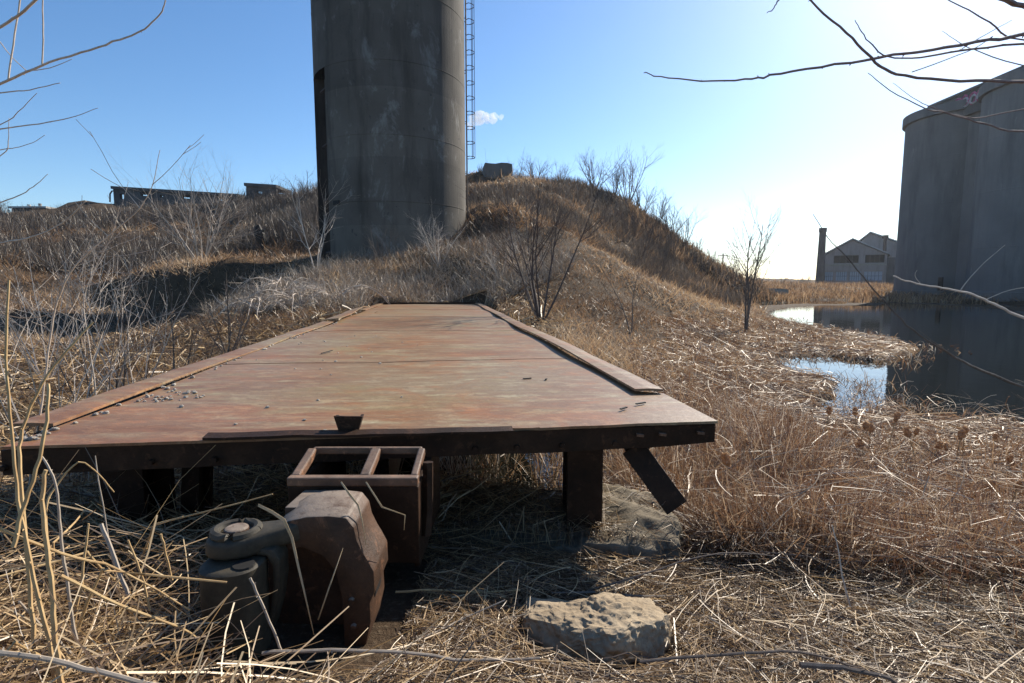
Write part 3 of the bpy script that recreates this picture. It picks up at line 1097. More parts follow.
side_plate(1.13, 1.30, 2.98, S1, lift_r, 1).build("side_plate", M['deck'], car)
side_plate(T0 - .01, -1.925, 2.66, 9.3, lambda s: .002 + .004 * math.sin(s * 2), 2).build("side_plate", M['deck'], car)
side_plate(T0 + .06, -1.93, 9.42, 13.2, lambda s: .05 + .07 * math.exp(-((s - 12.4) / 1.2) ** 2), 3).build("side_plate", M['deck'], car)
side_plate(T0 - .01, -1.90, 13.3, S1, lambda s: .002, 5).build("side_plate", M['deck'], car)

# side sills under the plates
for ta, tb in ((-1.86, -1.76), (1.06, 1.18)):
    m_ = MB()
    s_a = S0 + .34
    m_.hexa([D(s_a, ta, .80), D(s_a, tb, .80), D(S1, tb, .80), D(S1, ta, .80)], [D(s_a, ta, .965), D(s_a, tb, .965), D(S1, tb, .965), D(S1, ta, .965)])
    m_.build("side_sill", M['rust'], car)

# near end beam: a channel with holes and a torn top lip
mb = MB()
TL, TR = -1.76, 1.30
EB0, EB1 = DZ - .122, DZ - .016
n = 60
for k in range(n + 1):
    t_ = TL + (TR - TL) * k / n
    lo = EB0 + .006 * mnoise.noise(Vector((t_ * 3, 1, 0)))
    if t_ > .95:
        lo += .015 * (t_ - .95) / .35
    up = EB1 - .002 + .003 * mnoise.noise(Vector((t_ * 7, 5, 0)))
    y0 = S0 + .012 + .006 * mnoise.noise(Vector((t_ * 2.2, 8, 0)))
    for s, z in ((y0, lo), (y0, up), (y0 + .012, up), (y0 + .012, lo + .012), (y0 + .10, lo + .012), (y0 + .10, lo)):
        mb.v.append(D(s, t_, z))
for k in range(n):
    for j in range(6):
        j2 = (j + 1) % 6
        mb.f.append((k * 6 + j, (k + 1) * 6 + j, (k + 1) * 6 + j2, k * 6 + j2))
mb.f.append((0, 1, 2, 3, 4, 5))
mb.f.append(tuple(n * 6 + j for j in range(6))[::-1])
eb = mb.build("end_beam", M['rust'], car)
for k, t_ in enumerate((-1.75, -1.5, -1.2, -.95, .15, .34, .55, .8)):
    m_ = MB()
    c_ = D(S0 + .008, t_, DZ - .09)
    m_.tube([c_, c_ - dv * .016], [.014, .011], 8)
    m_.build("rivet", M['rust'], eb)
for t_ in (.92, 1.03, 1.22):
    m_ = MB()
    m_.box(D(S0 + .0, t_, DZ - .055), (.034, .016, .012), Matrix.Rotation(AD, 3, 'Z') @ Matrix.Rotation(R(8), 3, 'Y'))
    m_.build("slot_edge", M['rustlit'], eb)
# lip plate along the middle of the edge, bent a little proud of the deck
mb = MB()
n = 40
for k in range(n + 1):
    t_ = -.98 + 1.30 * k / n
    b_ = .010 * mnoise.noise(Vector((t_ * 4, 2, 6)))
    s_f = S0 - .03 + .008 * mnoise.noise(Vector((t_ * 9, 2, 1)))
    zt = DZ + .016 - .02 * (k / n) + b_ * .4
    for s, z in ((s_f, zt - .012), (s_f, zt), (S0 + .03, zt + .006), (S0 + .03, zt - .004)):
        mb.v.append(D(s, t_, z))
for k in range(n):
    for j in range(4):
        j2 = (j + 1) % 4
        mb.f.append((k * 4 + j, (k + 1) * 4 + j, (k + 1) * 4 + j2, k * 4 + j2))
mb.f.append((0, 1, 2, 3))
mb.f.append(tuple(n * 4 + j for j in range(4))[::-1])
mb.build("edge_lip", M['rust'], car)

# weld seams between the deck plates
for s in (4.55, 7.6, 10.7, 13.9):
    m_ = MB()
    pts = [D(s + .006 * mnoise.noise(Vector((t_ * 5, s, 0))), t_, DZ + dent(s, t_) + .001) for t_ in np.linspace(T0 + .02, 1.10, 60)]
    m_.tube(pts, .003, 5)
    m_.build("weld_seam", M['deck'], deck)

# black bars on the deck, painted as the dark inside slots, near the right corner
for (t_, s, ang, L_) in ((.93, 2.62, 40, .06), (1.06, 2.72, 25, .07), (.58, 3.55, 15, .06), (.70, 3.50, 70, .04), (-1.05, 5.2, 75, .22)):
    m_ = MB()
    m_.box(D(s, t_, DZ + .014), (L_, .012, .006), Matrix.Rotation(AD + R(ang), 3, 'Z'))
    m_.build("slot_shade", M['dark'], deck)

# stake bracket standing on the deck edge: a small tapered upright plate with side ears
mb = MB()
b0 = D(2.40, -.405, DZ)
w0, w1, h_ = .042, .062, .072
for (dx0, dx1, th, off) in ((-1, 1, .014, 0),):
    mb.hexa([b0 + rv * (-w0), b0 + rv * w0, b0 + rv * w0 + dv * th, b0 - rv * w0 + dv * th],
            [b0 + rv * (-w1) + Vector((0, 0, h_)), b0 + rv * w1 + Vector((0, 0, h_ - .006)), b0 + rv * w1 + dv * th + Vector((0, 0, h_ - .006)), b0 - rv * w1 + dv * th + Vector((0, 0, h_))])
for sg in (-1, 1):
    a = b0 + rv * (sg * w0)
    e = b0 + rv * (sg * w1) + Vector((0, 0, h_ - .008))
    i_ = -rv * (sg * .014)
    k_ = dv * .016
    mb.hexa([a + k_, a + i_ + k_, a + i_ + dv * .07, a + dv * .07] if sg < 0 else [a + i_ + k_, a + k_, a + dv * .07, a + i_ + dv * .07],
            [e + k_, e + i_ + k_, e + i_ + dv * .06, e + dv * .06] if sg < 0 else [e + i_ + k_, e + k_, e + dv * .06, e + i_ + dv * .06])
mb.build("stake_bracket", M['rust'], car, bevel=.003)


# draft gear housing: open-topped frame with two pockets
def P3(px, py, y):
    return at(px, py, y)


mb = MB()
XL, XM, XR = -.83, -.565, -.375
yb_, yf_ = 2.20, 1.985
zbk, zft = .955, .905
def bar(p0, p1, w_, h_):
    p0, p1 = Vector(p0), Vector(p1)
    ax = (p1 - p0).normalized()
    sdv = ax.cross(Vector((0, 0, 1))).normalized() * (w_ / 2)
    up = sdv.cross(ax).normalized() * (h_ / 2)
    mb.hexa([p0 - sdv - up, p0 + sdv - up, p1 + sdv - up, p1 - sdv - up], [p0 - sdv + up, p0 + sdv + up, p1 + sdv + up, p1 - sdv + up])
bar((XL - .02, yf_, zft), (XR + .02, yf_, zft), .04, .035)          # front rail
bar((XL, yb_, zbk), (XR, yb_, zbk), .02, .03)                       # back rail
for xx, wd in ((XL, .035), (XM, .04), (XR, .028)):
    bar((xx, yf_ + .021, zft), (xx, yb_ - .011, zbk), wd, .034)
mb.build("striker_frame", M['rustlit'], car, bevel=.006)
mb = MB()
mb.hexa([(XL - .02, yf_ - .012, .58), (XR + .02, yf_ - .012, .58), (XR + .02, yf_ + .02, .58), (XL - .02, yf_ + .02, .58)],
        [(XL - .02, yf_ - .012, zft - .02), (XR + .02, yf_ - .012, zft - .02), (XR + .02, yf_ + .02, zft - .02), (XL - .02, yf_ + .02, zft - .02)])
for xx in (XL - .005, XR + .005):
    mb.hexa([(xx - .012, yf_ + .022, .55), (xx + .012, yf_ + .022, .55), (xx + .012, 2.6, .55), (xx - .012, 2.6, .55)],
            [(xx - .012, yf_ + .022, zft - .022), (xx + .012, yf_ + .022, zft - .022), (xx + .012, 2.6, zft - .03), (xx - .012, 2.6, zft - .03)])
mb.hexa([(XL, 2.02, .70), (XR, 2.02, .70), (XR, 2.5, .70), (XL, 2.5, .70)], [(XL, 2.02, .72), (XR, 2.02, .72), (XR, 2.5, .72), (XL, 2.5, .72)])
mb.build("striker_box", M['rust'], car, bevel=.004)
# lever hanger beside the box
mb = MB()
mb.tube([at(428, 462, 2.1), at(428, 510, 2.08), at(426, 535, 2.06)], .022, 6)
mb.build("hanger", M['rust'], car)
# centre sill
mb = MB()
for tt in (-.62, -.28):
    mb.hexa([D(2.55, tt - .03, .55), D(2.55, tt + .03, .55), D(S1, tt + .03, .72), D(S1, tt - .03, .72)], [D(2.55, tt - .03, .98), D(2.55, tt + .03, .98), D(S1, tt + .03, .98), D(S1, tt - .03, .98)])
mb.build("centre_sill", M['rust'], car)
mb = MB()
for s in np.arange(4.2, 17, 1.6):
    mb.hexa([D(s, -1.76, .86), D(s, 1.05, .86), D(s + .08, 1.05, .86), D(s + .08, -1.76, .86)], [D(s, -1.76, .972), D(s, 1.05, .972), D(s + .08, 1.05, .972), D(s + .08, -1.76, .972)])
mb.build("cross_beam", M['rust'], car)


def post(c_, w_, d_, z0, z1, lean=0):
    """H section: two flanges and a web"""
    m_ = MB()
    L_ = Vector((lean, 0, 0))
    for (ox, oy, sx, sy) in ((0, -d_ / 2, w_, .03), (0, d_ / 2, w_, .03), (0, 0, .03, d_ - .031)):
        b_ = [Vector((c_[0] + ox + q_[0] * sx / 2, c_[1] + oy + q_[1] * sy / 2, z0)) for q_ in ((-1, -1), (1, -1), (1, 1), (-1, 1))]
        m_.hexa(b_, [p + Vector((0, 0, z1 - z0)) + L_ for p in b_])
    return m_


post((.375, 2.80), .185, .2, .22, .872).build("support_post", M['rust'], car, bevel=.004)
post((-1.80, 2.52), .20, .2, .2, .870).build("support_post", M['rust'], car, bevel=.004)
post((-1.62, 2.62), .09, .1, .2, .869, .06).build("support_post", M['rust'], car, bevel=.004)
for s in (9.5, 14):
    for tt in (-1.4, .8):
        c_ = D(s, tt, 0)
        post((c_.x, c_.y), .2, .2, -.1, .87).build("support_post", M['rust'], car)

# brace torn loose under the right corner
a, b = at(632, 447, 2.62), at(677, 508, 2.50)
ax = (b - a).normalized()
sdv = Vector((ax.z, 0, -ax.x)).normalized()
yv = ax.cross(sdv).normalized()
mb = MB()
def slab(a, b, wv, tv):
    mb.hexa([a - wv - tv, a + wv - tv, a + wv + tv, a - wv + tv], [b - wv - tv, b + wv - tv, b + wv + tv, b - wv + tv])
slab(a, b, sdv * .058, yv * .007)
mb.build("torn_brace", M['rust'], car, bevel=.003)
mb = MB()
off = sdv * (-.052 if sdv.x < 0 else .052) + Vector((0, .055, 0))
slab(a + off, a.lerp(b, .62) + off, sdv * .008, yv * .044)
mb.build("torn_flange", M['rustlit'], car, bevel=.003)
mb = MB()
g0 = at(640, 449, 2.6)
mb.prism([at(624, 448, 2.66), at(650, 448, 2.66), at(640, 462, 2.66), at(632, 468, 2.66)], (0, .012, 0))
mb.build("gusset", M['rust'], car)


# coupler: shank, head with guard arm, knuckle with pivot lug
def outline(pts, y):
    return [at(px, py, y) for px, py in pts]


mb = MB()
yh = 1.62
head = outline([(258, 548), (272, 531), (288, 521), (306, 517), (328, 516), (346, 518), (354, 528), (357, 541), (363, 553), (368, 561), (374, 572), (375, 592), (370, 604), (371, 622), (366, 646), (344, 649),
                (343, 622), (341, 596), (335, 572), (322, 556), (302, 548), (284, 551), (266, 560)], yh)
mb.prism(head, (0.0, .19, 0.012))
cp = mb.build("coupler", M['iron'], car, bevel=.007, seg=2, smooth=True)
mb = MB()
back = outline([(268, 552), (290, 530), (350, 530), (362, 570), (362, 640), (300, 640), (268, 610)], yh + .13)
mb.prism(back, (0, .05, .006))
mb.build("throat_wall", M['iron'], cp, bevel=.004)
mb = MB()
for px, py in ((352, 600), (354, 626)):
    c_ = at(px, py, yh)
    mb = MB()
    mb.tube([c_ + Vector((0, .01, 0)), c_ - Vector((0, .012, 0))], [.012, .010], 6)
    mb.build("bolt_head", M['iron'], cp, bevel=.002)
mb = MB()
sh_f = [at(px, py, yh + .12) for px, py in ((288, 505), (354, 505), (354, 585), (288, 585))]
A0, A1 = at(284, 507, 1.73), at(357, 507, 1.73)
B0, B1 = at(304, 489.5, 1.97), at(350, 489, 1.97)
mb.hexa([A0 - Vector((0, 0, .22)), A1 - Vector((0, 0, .22)), B1 - Vector((0, 0, .2)), B0 - Vector((0, 0, .2))], [A0, A1, B1, B0])
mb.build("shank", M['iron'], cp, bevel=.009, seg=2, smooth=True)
mb = MB()
kc = at(326, 498, 1.84)
mb.tube([kc - Vector((0, 0, .02)), kc + Vector((0, 0, .004)), kc + Vector((0, 0, .010)), kc + Vector((0, 0, .009))], [.050, .048, .040, .001], 18)
mb.tube([kc + Vector((.0, 0, .008)), kc + Vector((0, 0, .018))], [.022, .02], 14)
mb.build("shank_boss", M['iron'], cp, smooth=False, bevel=.003)
# side pocket on the guard arm's right flank
mb = MB()
ga = at(386, 560, 1.72)
mb.hexa([at(362, 640, 1.80), at(374, 612, 1.80), at(374, 612, 1.90), at(362, 640, 1.90)], [at(352, 545, 1.80), at(368, 562, 1.80), at(368, 562, 1.90), at(352, 545, 1.90)])
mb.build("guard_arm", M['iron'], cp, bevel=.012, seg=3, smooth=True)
mb = MB()
p0 = at(373, 592, 1.66)
mb.box((p0.x + .0, 1.71, p0.z), (.012, .07, .05), Matrix.Rotation(R(8), 3, 'Y'))
mb.build("arm_hole_shade", M['dark'], cp)  # black block painted as the shade in the hole


def rounded_block(cx, cy, z0, z1, wx, wy, n=20, pw=2.6, rb=.012, sx=1.0):
    """upright block of super-ellipse plan with softened rims"""
    m_ = MB()
    prof = [(z0, 1 - rb / wx * 2), (z0 + rb, 1), (z1 - rb, 1), (z1 - rb * .3, 1 - rb / wx), (z1, 1 - rb / wx * 2.4)]
    for z, k in prof:
        for q_ in range(n):
            a_ = 2 * math.pi * q_ / n
            c_, s_ = math.cos(a_), math.sin(a_)
            m_.v.append(Vector((cx + wx * k * math.copysign(abs(c_) ** (2 / pw), c_), cy + wy * k * math.copysign(abs(s_) ** (2 / pw), s_), z)))
    for r_ in range(len(prof) - 1):
        for q_ in range(n):
            q2 = (q_ + 1) % n
            m_.f.append((r_ * n + q_, r_ * n + q2, (r_ + 1) * n + q2, (r_ + 1) * n + q_))
    m_.f.append(tuple((len(prof) - 1) * n + q_ for q_ in range(n)))
    m_.f.append(tuple(range(n))[::-1])
    return m_


kb = at(236, 562, 1.52)
kz1 = at(236, 560, 1.53).z
m_ = rounded_block(at(236, 600, 1.53).x, 1.53, at(236, 650, 1.53).z, kz1, .088, .085, 28, 2.4, .007)
kn = m_.build("knuckle", M['knuckle'], cp, smooth=True)
m_ = MB()
hc = at(244, 569, 1.50)
m_.tube([(hc.x, 1.50, kz1 - .004), (hc.x, 1.50, kz1 + .004)], [.032, .030], 14)
m_.build("pin_hole_shade", M['dark'], kn)  # black disc on the knuckle top, painted as the hole's shade
# hooked nose to the right of the knuckle
m_ = MB()
pts = [at(250, 556, 1.55), at(262, 549, 1.55), at(273, 550, 1.55), at(279, 560, 1.55), at(280, 580, 1.55), at(277, 604, 1.55), at(270, 632, 1.55)]
inn = [p + Vector((-.022, 0, -.020)) for p in pts]
inn[0] = pts[0] + Vector((-.01, 0, -.03))
poly = pts + inn[::-1]
m_.prism(poly, (0, .07, 0))
m_.build("knuckle_nose", M['knuckle'], kn, bevel=.006, smooth=True)
# pivot lug above the knuckle, with its pin
zl0, zl1 = at(248, 551, 1.58).z, at(248, 531, 1.60).z
lug = [(-.088, -.01), (-.085, -.055), (-.05, -.085), (0, -.09), (.05, -.075), (.12, -.02), (.19, .03), (.19, .10), (.09, .07), (.02, .07), (-.05, .06), (-.08, .03)]
lc = Vector((at(241, 540, 1.60).x, 1.60, 0))
m_ = MB()
m_.add([(lc.x + x, lc.y + y, zl0 + .05 * max(0, x) + .0) for x, y in lug] + [(lc.x + x * .96, lc.y + y * .96, zl1 + .10 * max(0, x)) for x, y in lug],
       [tuple(range(12))[::-1], tuple(range(12, 24))] + [(i, (i + 1) % 12, 12 + (i + 1) % 12, 12 + i) for i in range(12)])
lg = m_.build("pivot_lug", M['knuckle'], cp, bevel=.014, seg=3, smooth=True)
m_ = MB()
ring = []
for k in range(21):
    a_ = 2 * math.pi * k / 20
    ring.append((lc.x - .008 + .062 * math.cos(a_), lc.y - .008 + .056 * math.sin(a_), zl1 + .006))
m_.tube(ring, .015, 8, cap=False)
m_.build("lug_rim", M['knuckle'], lg, smooth=True)
m_ = MB()
m_.tube([(lc.x - .008, lc.y - .008, zl1 - .01), (lc.x - .008, lc.y - .008, zl1 + .014), (lc.x - .008, lc.y - .008, zl1 + .018)], [.036, .036, .028], 16)
m_.build("pivot_pin", M['iron'], lg, smooth=False, bevel=.004)

# ------------------------------------------------------------------ stones
def hull_rock(name, label, cat, pts, mat, amp, cuts=5, seed=1):
    bm = bmesh.new()
    base = sum((Vector(p) for p in pts), Vector()) / len(pts)
    for p in pts:
        bm.verts.new(Vector(p) - base)
    bmesh.ops.convex_hull(bm, input=bm.verts)
    for v_ in [v_ for v_ in bm.verts if not v_.link_faces]:
        bm.verts.remove(v_)
    for k in range(cuts):
        bmesh.ops.subdivide_edges(bm, edges=[e for e in bm.edges if e.calc_length() > .008], cuts=1, use_grid_fill=True)
        bmesh.ops.triangulate(bm, faces=[f for f in bm.faces if len(f.verts) > 4])
        if k == 1:
            bmesh.ops.smooth_vert(bm, verts=bm.verts, factor=.25, use_axis_x=True, use_axis_y=True, use_axis_z=True)
    of = Vector((seed * 3.3, seed * 1.9, seed * 5.1))
    for v_ in bm.verts:
        q_ = v_.co
        n_ = q_.normalized()
        v_.co = q_ + mnoise.noise_vector(q_ * 7 + of) * amp + n_ * (mnoise.noise(q_ * 22 + of) * amp * .6 + mnoise.noise(q_ * 50 + of) * amp * .45 + mnoise.noise(q_ * 110 + of) * amp * .2 - amp * .35 * max(0, mnoise.noise(q_ * 30 - of) - .35))
    me = bpy.data.meshes.new(name)
    bm.to_mesh(me)
    bm.free()
    me.polygons.foreach_set("use_smooth", [True] * len(me.polygons))
    me.set_sharp_from_angle(angle=R(40))
    me.materials.append(mat)
    o = bpy.data.objects.new(name, me)
    o.location = base
    COL.objects.link(o)
    return tag(o, label, cat)


hull_rock("boulder", "tan pitted boulder lying in the dead stalks right of the coupler", "boulder",
          [at(516, 655, 1.66), at(560, 668, 1.60), at(606, 676, 1.55), at(660, 660, 1.62), at(676, 645, 1.75),
           at(524, 622, 1.70), at(552, 606, 1.74), at(600, 622, 1.60), at(612, 640, 1.56), at(660, 622, 1.66), at(668, 612, 1.78),
           at(566, 600, 1.86), at(620, 594, 1.84), at(652, 597, 1.88), (.06, 1.95, .45), (.52, 1.95, .45)], M['stone'], .024, 6, 3)
rough_block("concrete_block", "long broken concrete block under the deck's right post, its right end in the sun", "concrete block", (.17, 2.90, .22), (1.42, .62, .34), R(-9), M['block'], 7, .06, 40, (R(4), R(-3)), True, fine=.35)

peb = []
for k in range(6):
    bm = bmesh.new()
    bmesh.ops.create_icosphere(bm, subdivisions=2, radius=1)
    for v_ in bm.verts:
        v_.co = v_.co * (1 + .55 * mnoise.noise(v_.co * .9 + Vector((k * 5, 2, 1))))
        v_.co.z *= .62
    me = bpy.data.meshes.new("deck_pebble")
    bm.to_mesh(me)
    bm.free()
    me.materials.append(M['pebble'])
    peb.append(me)


def pebble(s, t_, r_):
    o = bpy.data.objects.new("deck_pebble", random.choice(peb))
    z = DZ + dent(s, t_) + r_ * .35
    o.location = D(s, t_, z)
    o.rotation_euler = (random.uniform(-.3, .3), random.uniform(-.3, .3), random.uniform(0, 6.28))
    o.scale = (r_,) * 3
    o['base'] = tuple(o.location)
    COL.objects.link(o)
    tag(o, "small pale stone on the rusty deck, one of the gravel scattered near its left edge", "pebble", "pale gravel scattered on the rusty deck")


pr = random.Random(5)
for k in range(60):                      # line of gravel in the left seam
    s = 2.45 + 7 * pr.random() ** 1.7
    pebble(s, T0 + .035 + pr.gauss(0, .022), pr.uniform(.007, .016))
for k in range(34):                      # little heap beside the seam
    pebble(3.32 + pr.gauss(0, .09), -1.58 + pr.gauss(0, .075), pr.uniform(.006, .014))
for k in range(34):                      # strays
    s = 2.42 + 5 * pr.random() ** 1.6
    pebble(s, pr.uniform(-1.6, -.1), pr.uniform(.006, .012))
pebble(2.62, -.40, .013)

# ------------------------------------------------------------------ blades (vectorised dead vegetation)
def blades(name, P, L, W, az, lean, curl, mat, tone, segs=3, kink=None, taper=.25):
    N = len(P)
    k = np.arange(segs + 1) / segs
    th = lean[:, None] + curl[:, None] * k[None, :-1] + (0 if kink is None else kink[:, None] * (k[None, :-1] > .45))
    step = (L / segs)[:, None]
    dh = np.sin(th) * step
    dz = np.cos(th) * step
    H = np.concatenate([np.zeros((N, 1)), np.cumsum(dh, 1)], 1)
    Zz = np.concatenate([np.zeros((N, 1)), np.cumsum(dz, 1)], 1)
    spine = np.stack([P[:, 0:1] + H * np.cos(az)[:, None], P[:, 1:2] + H * np.sin(az)[:, None], P[:, 2:3] + Zz], 2)
    return ribbon(name, spine, W, mat, tone, taper)


def ribbon(name, spine, W, mat, tone, taper=.25):
    N, K, _ = spine.shape
    fa = rng.uniform(0, 2 * np.pi, N)
    side = np.stack([np.cos(fa), np.sin(fa), rng.uniform(-.6, .6, N)], 1)
    tang = spine[:, -1] - spine[:, 0]
    tang /= np.linalg.norm(tang, axis=1, keepdims=True) + 1e-9
    side -= (side * tang).sum(1, keepdims=True) * tang
    side /= np.linalg.norm(side, axis=1, keepdims=True) + 1e-9
    w_ = W[:, None] * np.linspace(1, taper, K)[None, :] * .5
    A = spine - side[:, None, :] * w_[:, :, None]
    B = spine + side[:, None, :] * w_[:, :, None]
    V = np.stack([A, B], 2).reshape(-1, 3)
    b = (np.arange(N) * K * 2)[:, None] + (np.arange(K - 1) * 2)[None, :]
    b = b.ravel()
    Fq = np.stack([b, b + 1, b + 3, b + 2], 1)
    return np_mesh(name, V, Fq, np.repeat(tone, K * 2), mat)


def sample(n, r0, r1, a0, a1, ok):
    """points thinning with distance: uniform in bearing and log distance"""
    out = []
    got = 0
    while got < n:
        r_ = np.exp(rng.uniform(math.log(r0), math.log(r1), n * 2))
        a_ = np.radians(rng.uniform(a0, a1, n * 2))
        x, y = r_ * np.sin(a_), r_ * np.cos(a_)
        z = terrain(x, y)
        m_ = ok(x, y, z)
        p = np.stack([x, y, z], 1)[m_]
        out.append(p)
        got += len(p)
        if len(p) < 5:
            break
    return np.concatenate(out)[:n]


def in_deck(x, y, pad=0.0):
    s = -math.sin(AD) * x + math.cos(AD) * y
    t_ = math.cos(AD) * x + math.sin(AD) * y
    return (s > S0 - pad) & (s < S1 + .1) & (t_ > -1.95 - pad) & (t_ < 1.32 + pad)


def in_silo(x, y):
    return np.hypot(x - SC.x, y - SC.y) < SR + .05


def near_coupler(x, y):
    return (x > -.92) & (x < -.36) & (y > 1.42) & (y < 2.35)


def open_water(x, y, z):
    return z < -.03


def U(a, b, n):
    return rng.uniform(a, b, n)


def floor_z(x, y):
    z = terrain(x, y)
    a = R(-9)
    u = (x - .17) * math.cos(a) + (y - 2.90) * math.sin(a)
    v_ = -(x - .17) * math.sin(a) + (y - 2.90) * math.cos(a)
    on = (np.abs(u) < .68) & (np.abs(v_) < .28)
    return np.where(on, np.maximum(z, .40 - .06 * (np.abs(u) / .68) ** 4 + .05 * v_), z)


def lying(name, n, area, L0_, L1_, W0, W1, mat, tone_pow=1.0, hmax=.10, up=.18, wid_scale=False):
    """stalks lying on the ground, following it, crossing one another"""
    P = area(n)
    n = len(P)
    L = U(L0_, L1_, n) * (0.5 + 0.8 * rng.random(n) ** 2)
    az = U(0, 2 * np.pi, n) + .6 * fbm(P[:, 0] * 2, P[:, 1] * 2, 91, 2)
    K = 6
    f = np.linspace(0, 1, K)
    bend = rng.normal(0, .55, n)
    kk = np.where(rng.random(n) < .28, rng.normal(0, .8, n), 0)
    kf = U(.2, .8, n)
    ang = az[:, None] + bend[:, None] * (f[None, :] - .5) + kk[:, None] * (f[None, :] > kf[:, None])
    dx = np.cos(ang) * (L / (K - 1))[:, None]
    dy = np.sin(ang) * (L / (K - 1))[:, None]
    x = P[:, 0:1] + np.concatenate([np.zeros((n, 1)), np.cumsum(dx[:, :-1], 1)], 1)
    y = P[:, 1:2] + np.concatenate([np.zeros((n, 1)), np.cumsum(dy[:, :-1], 1)], 1)
    bad = ((x > -.91) & (x < -.38) & (y > 1.44) & (y < 2.3)) | ((x > .07) & (x < .50) & (y > 1.56) & (y < 1.92))
    ok = ~bad.any(1)
    P, L, x, y, f2 = P[ok], L[ok], x[ok], y[ok], None
    n = len(P)
    z = floor_z(x.ravel(), y.ravel()).reshape(n, K)
    h0 = hmax * rng.random(n) ** 2
    slope = rng.normal(0, up, n) * L
    z = np.maximum(z + .004, z + h0[:, None] + slope[:, None] * (f[None, :] - .4))
    spine = np.stack([x, y, z], 2)
    if wid_scale:
        W = U(W0, W1, n) * np.clip(np.hypot(P[:, 0], P[:, 1]) / 2.5, .7, 6)
    else:
        W = U(W0, W1, n)
    return ribbon(name, spine, W, mat, rng.random(n) ** tone_pow, .6)


ok_fore = lambda x, y, z: (z > -.02) & ~near_coupler(x, y) & ~((in_deck(x, y, -.25)) & (y > 3.3))
area_fore = lambda n: sample(n, .75, 4.2, -68, 62, ok_fore)
kind(lying("stalk_litter", 44000, area_fore, .08, .5, .0013, .0040, M['straw'], 1.75, .06, .16), 'stuff')
kind(lying("chaff_litter", 42000, area_fore, .02, .10, .002, .006, M['straw'], 1.8, .03, .3), 'stuff')
kind(lying("fine_litter", 5000, lambda k: (lambda xx, yy: np.stack([xx, yy, terrain(xx, yy)], 1))(U(-.40, .02, k), U(1.3, 2.3, k)), .03, .22, .0015, .004, M['straw'], 1.6, .03, .2), 'stuff')
kind(lying("stick_litter", 900, area_fore, .06, .4, .005, .011, M['brushp'], 1.3, .04, .10), 'stuff')
# rising tangle at the left
area_left = lambda n: sample(n, .9, 3.2, -66, -27, lambda x, y, z: (z > .2) & ~near_coupler(x, y) & ~in_deck(x, y, -.1))
kind(lying("stalk_tangle", 5200, area_left, .2, .75, .0025, .006, M['straw'], .8, .20, .35), 'stuff')

# dense marsh on the right
def ok_marsh(x, y, z):
    pat = fbm(x * .9, y * .9, 31, 2)
    return (z > .0) & (z < .45 + .2 * pat) & (x > .3) & ~in_deck(x, y, .02) & (y > 2.3) & (x < 34)


P = sample(48000, 2.7, 34, 4, 64, ok_marsh)
n = len(P)
r_ = np.hypot(P[:, 0], P[:, 1])
wid = U(.002, .0055, n) * np.clip(r_ / 3.2, 1, 6)
tn_ = np.clip(rng.random(n) * .72 + .30 * (fbm(P[:, 0] * 1.2, P[:, 1] * 1.2, 41, 3) * .5 + .35), 0, 1)
kind(blades("marsh_reeds", P, np.clip(-poly_sd(P[:, 0], P[:, 1], WPOLY) / 1.6, .3, 1) * U(.12, .38, n) * np.clip(1.25 - r_ / 22, .7, 1.1), wid, U(0, 6.28, n), U(.4, 1.4, n), U(-.9, .9, n), M['marsh'], tn_, 3, np.where(rng.random(n) < .4, U(.5, 1.9, n), 0), .5), 'stuff')
# taller broken clumps, thick behind the deck's right corner and towards the frame edge
ok_cl = lambda x, y, z: ok_marsh(x, y, z) & (fbm(x * 1.7, y * 1.7, 77, 3) > .05) & (y < 9)
P = sample(24000, 2.75, 7.5, 10, 64, ok_cl)
n = len(P)
cl = fbm(P[:, 0] * 1.7, P[:, 1] * 1.7, 77, 3)
azc = 6.28 * fbm(P[:, 0] * .8, P[:, 1] * .8, 78, 2) + rng.normal(0, 2.0, n)
kind(blades("reed_clumps", P, np.clip(-poly_sd(P[:, 0], P[:, 1], WPOLY) / 2.2 - .1, .15, 1) * U(.22, .55, n) * np.clip(.6 + cl, .5, 1.25), U(.002, .006, n), azc, U(.0, .95, n), U(-.4, 1.1, n), M['reedmix'], np.clip(rng.random(n) * .85 + .15 * cl, 0, 1), 4, np.where(rng.random(n) < .45, U(.6, 2.1, n), 0), .5), 'stuff')
kind(lying("flattened_reeds", 42000, lambda k: sample(k, 2.7, 32, 4, 64, ok_marsh), .12, .55, .0016, .0046, M['marsh'], 1.05, .16, .20, True), 'stuff')
kind(lying("broken_reeds", 5500, lambda k: sample(k, 2.75, 9, 8, 64, ok_marsh),   .15, .5, .0025, .0065, M['marsh'], .85, .42, .35, False), 'stuff')
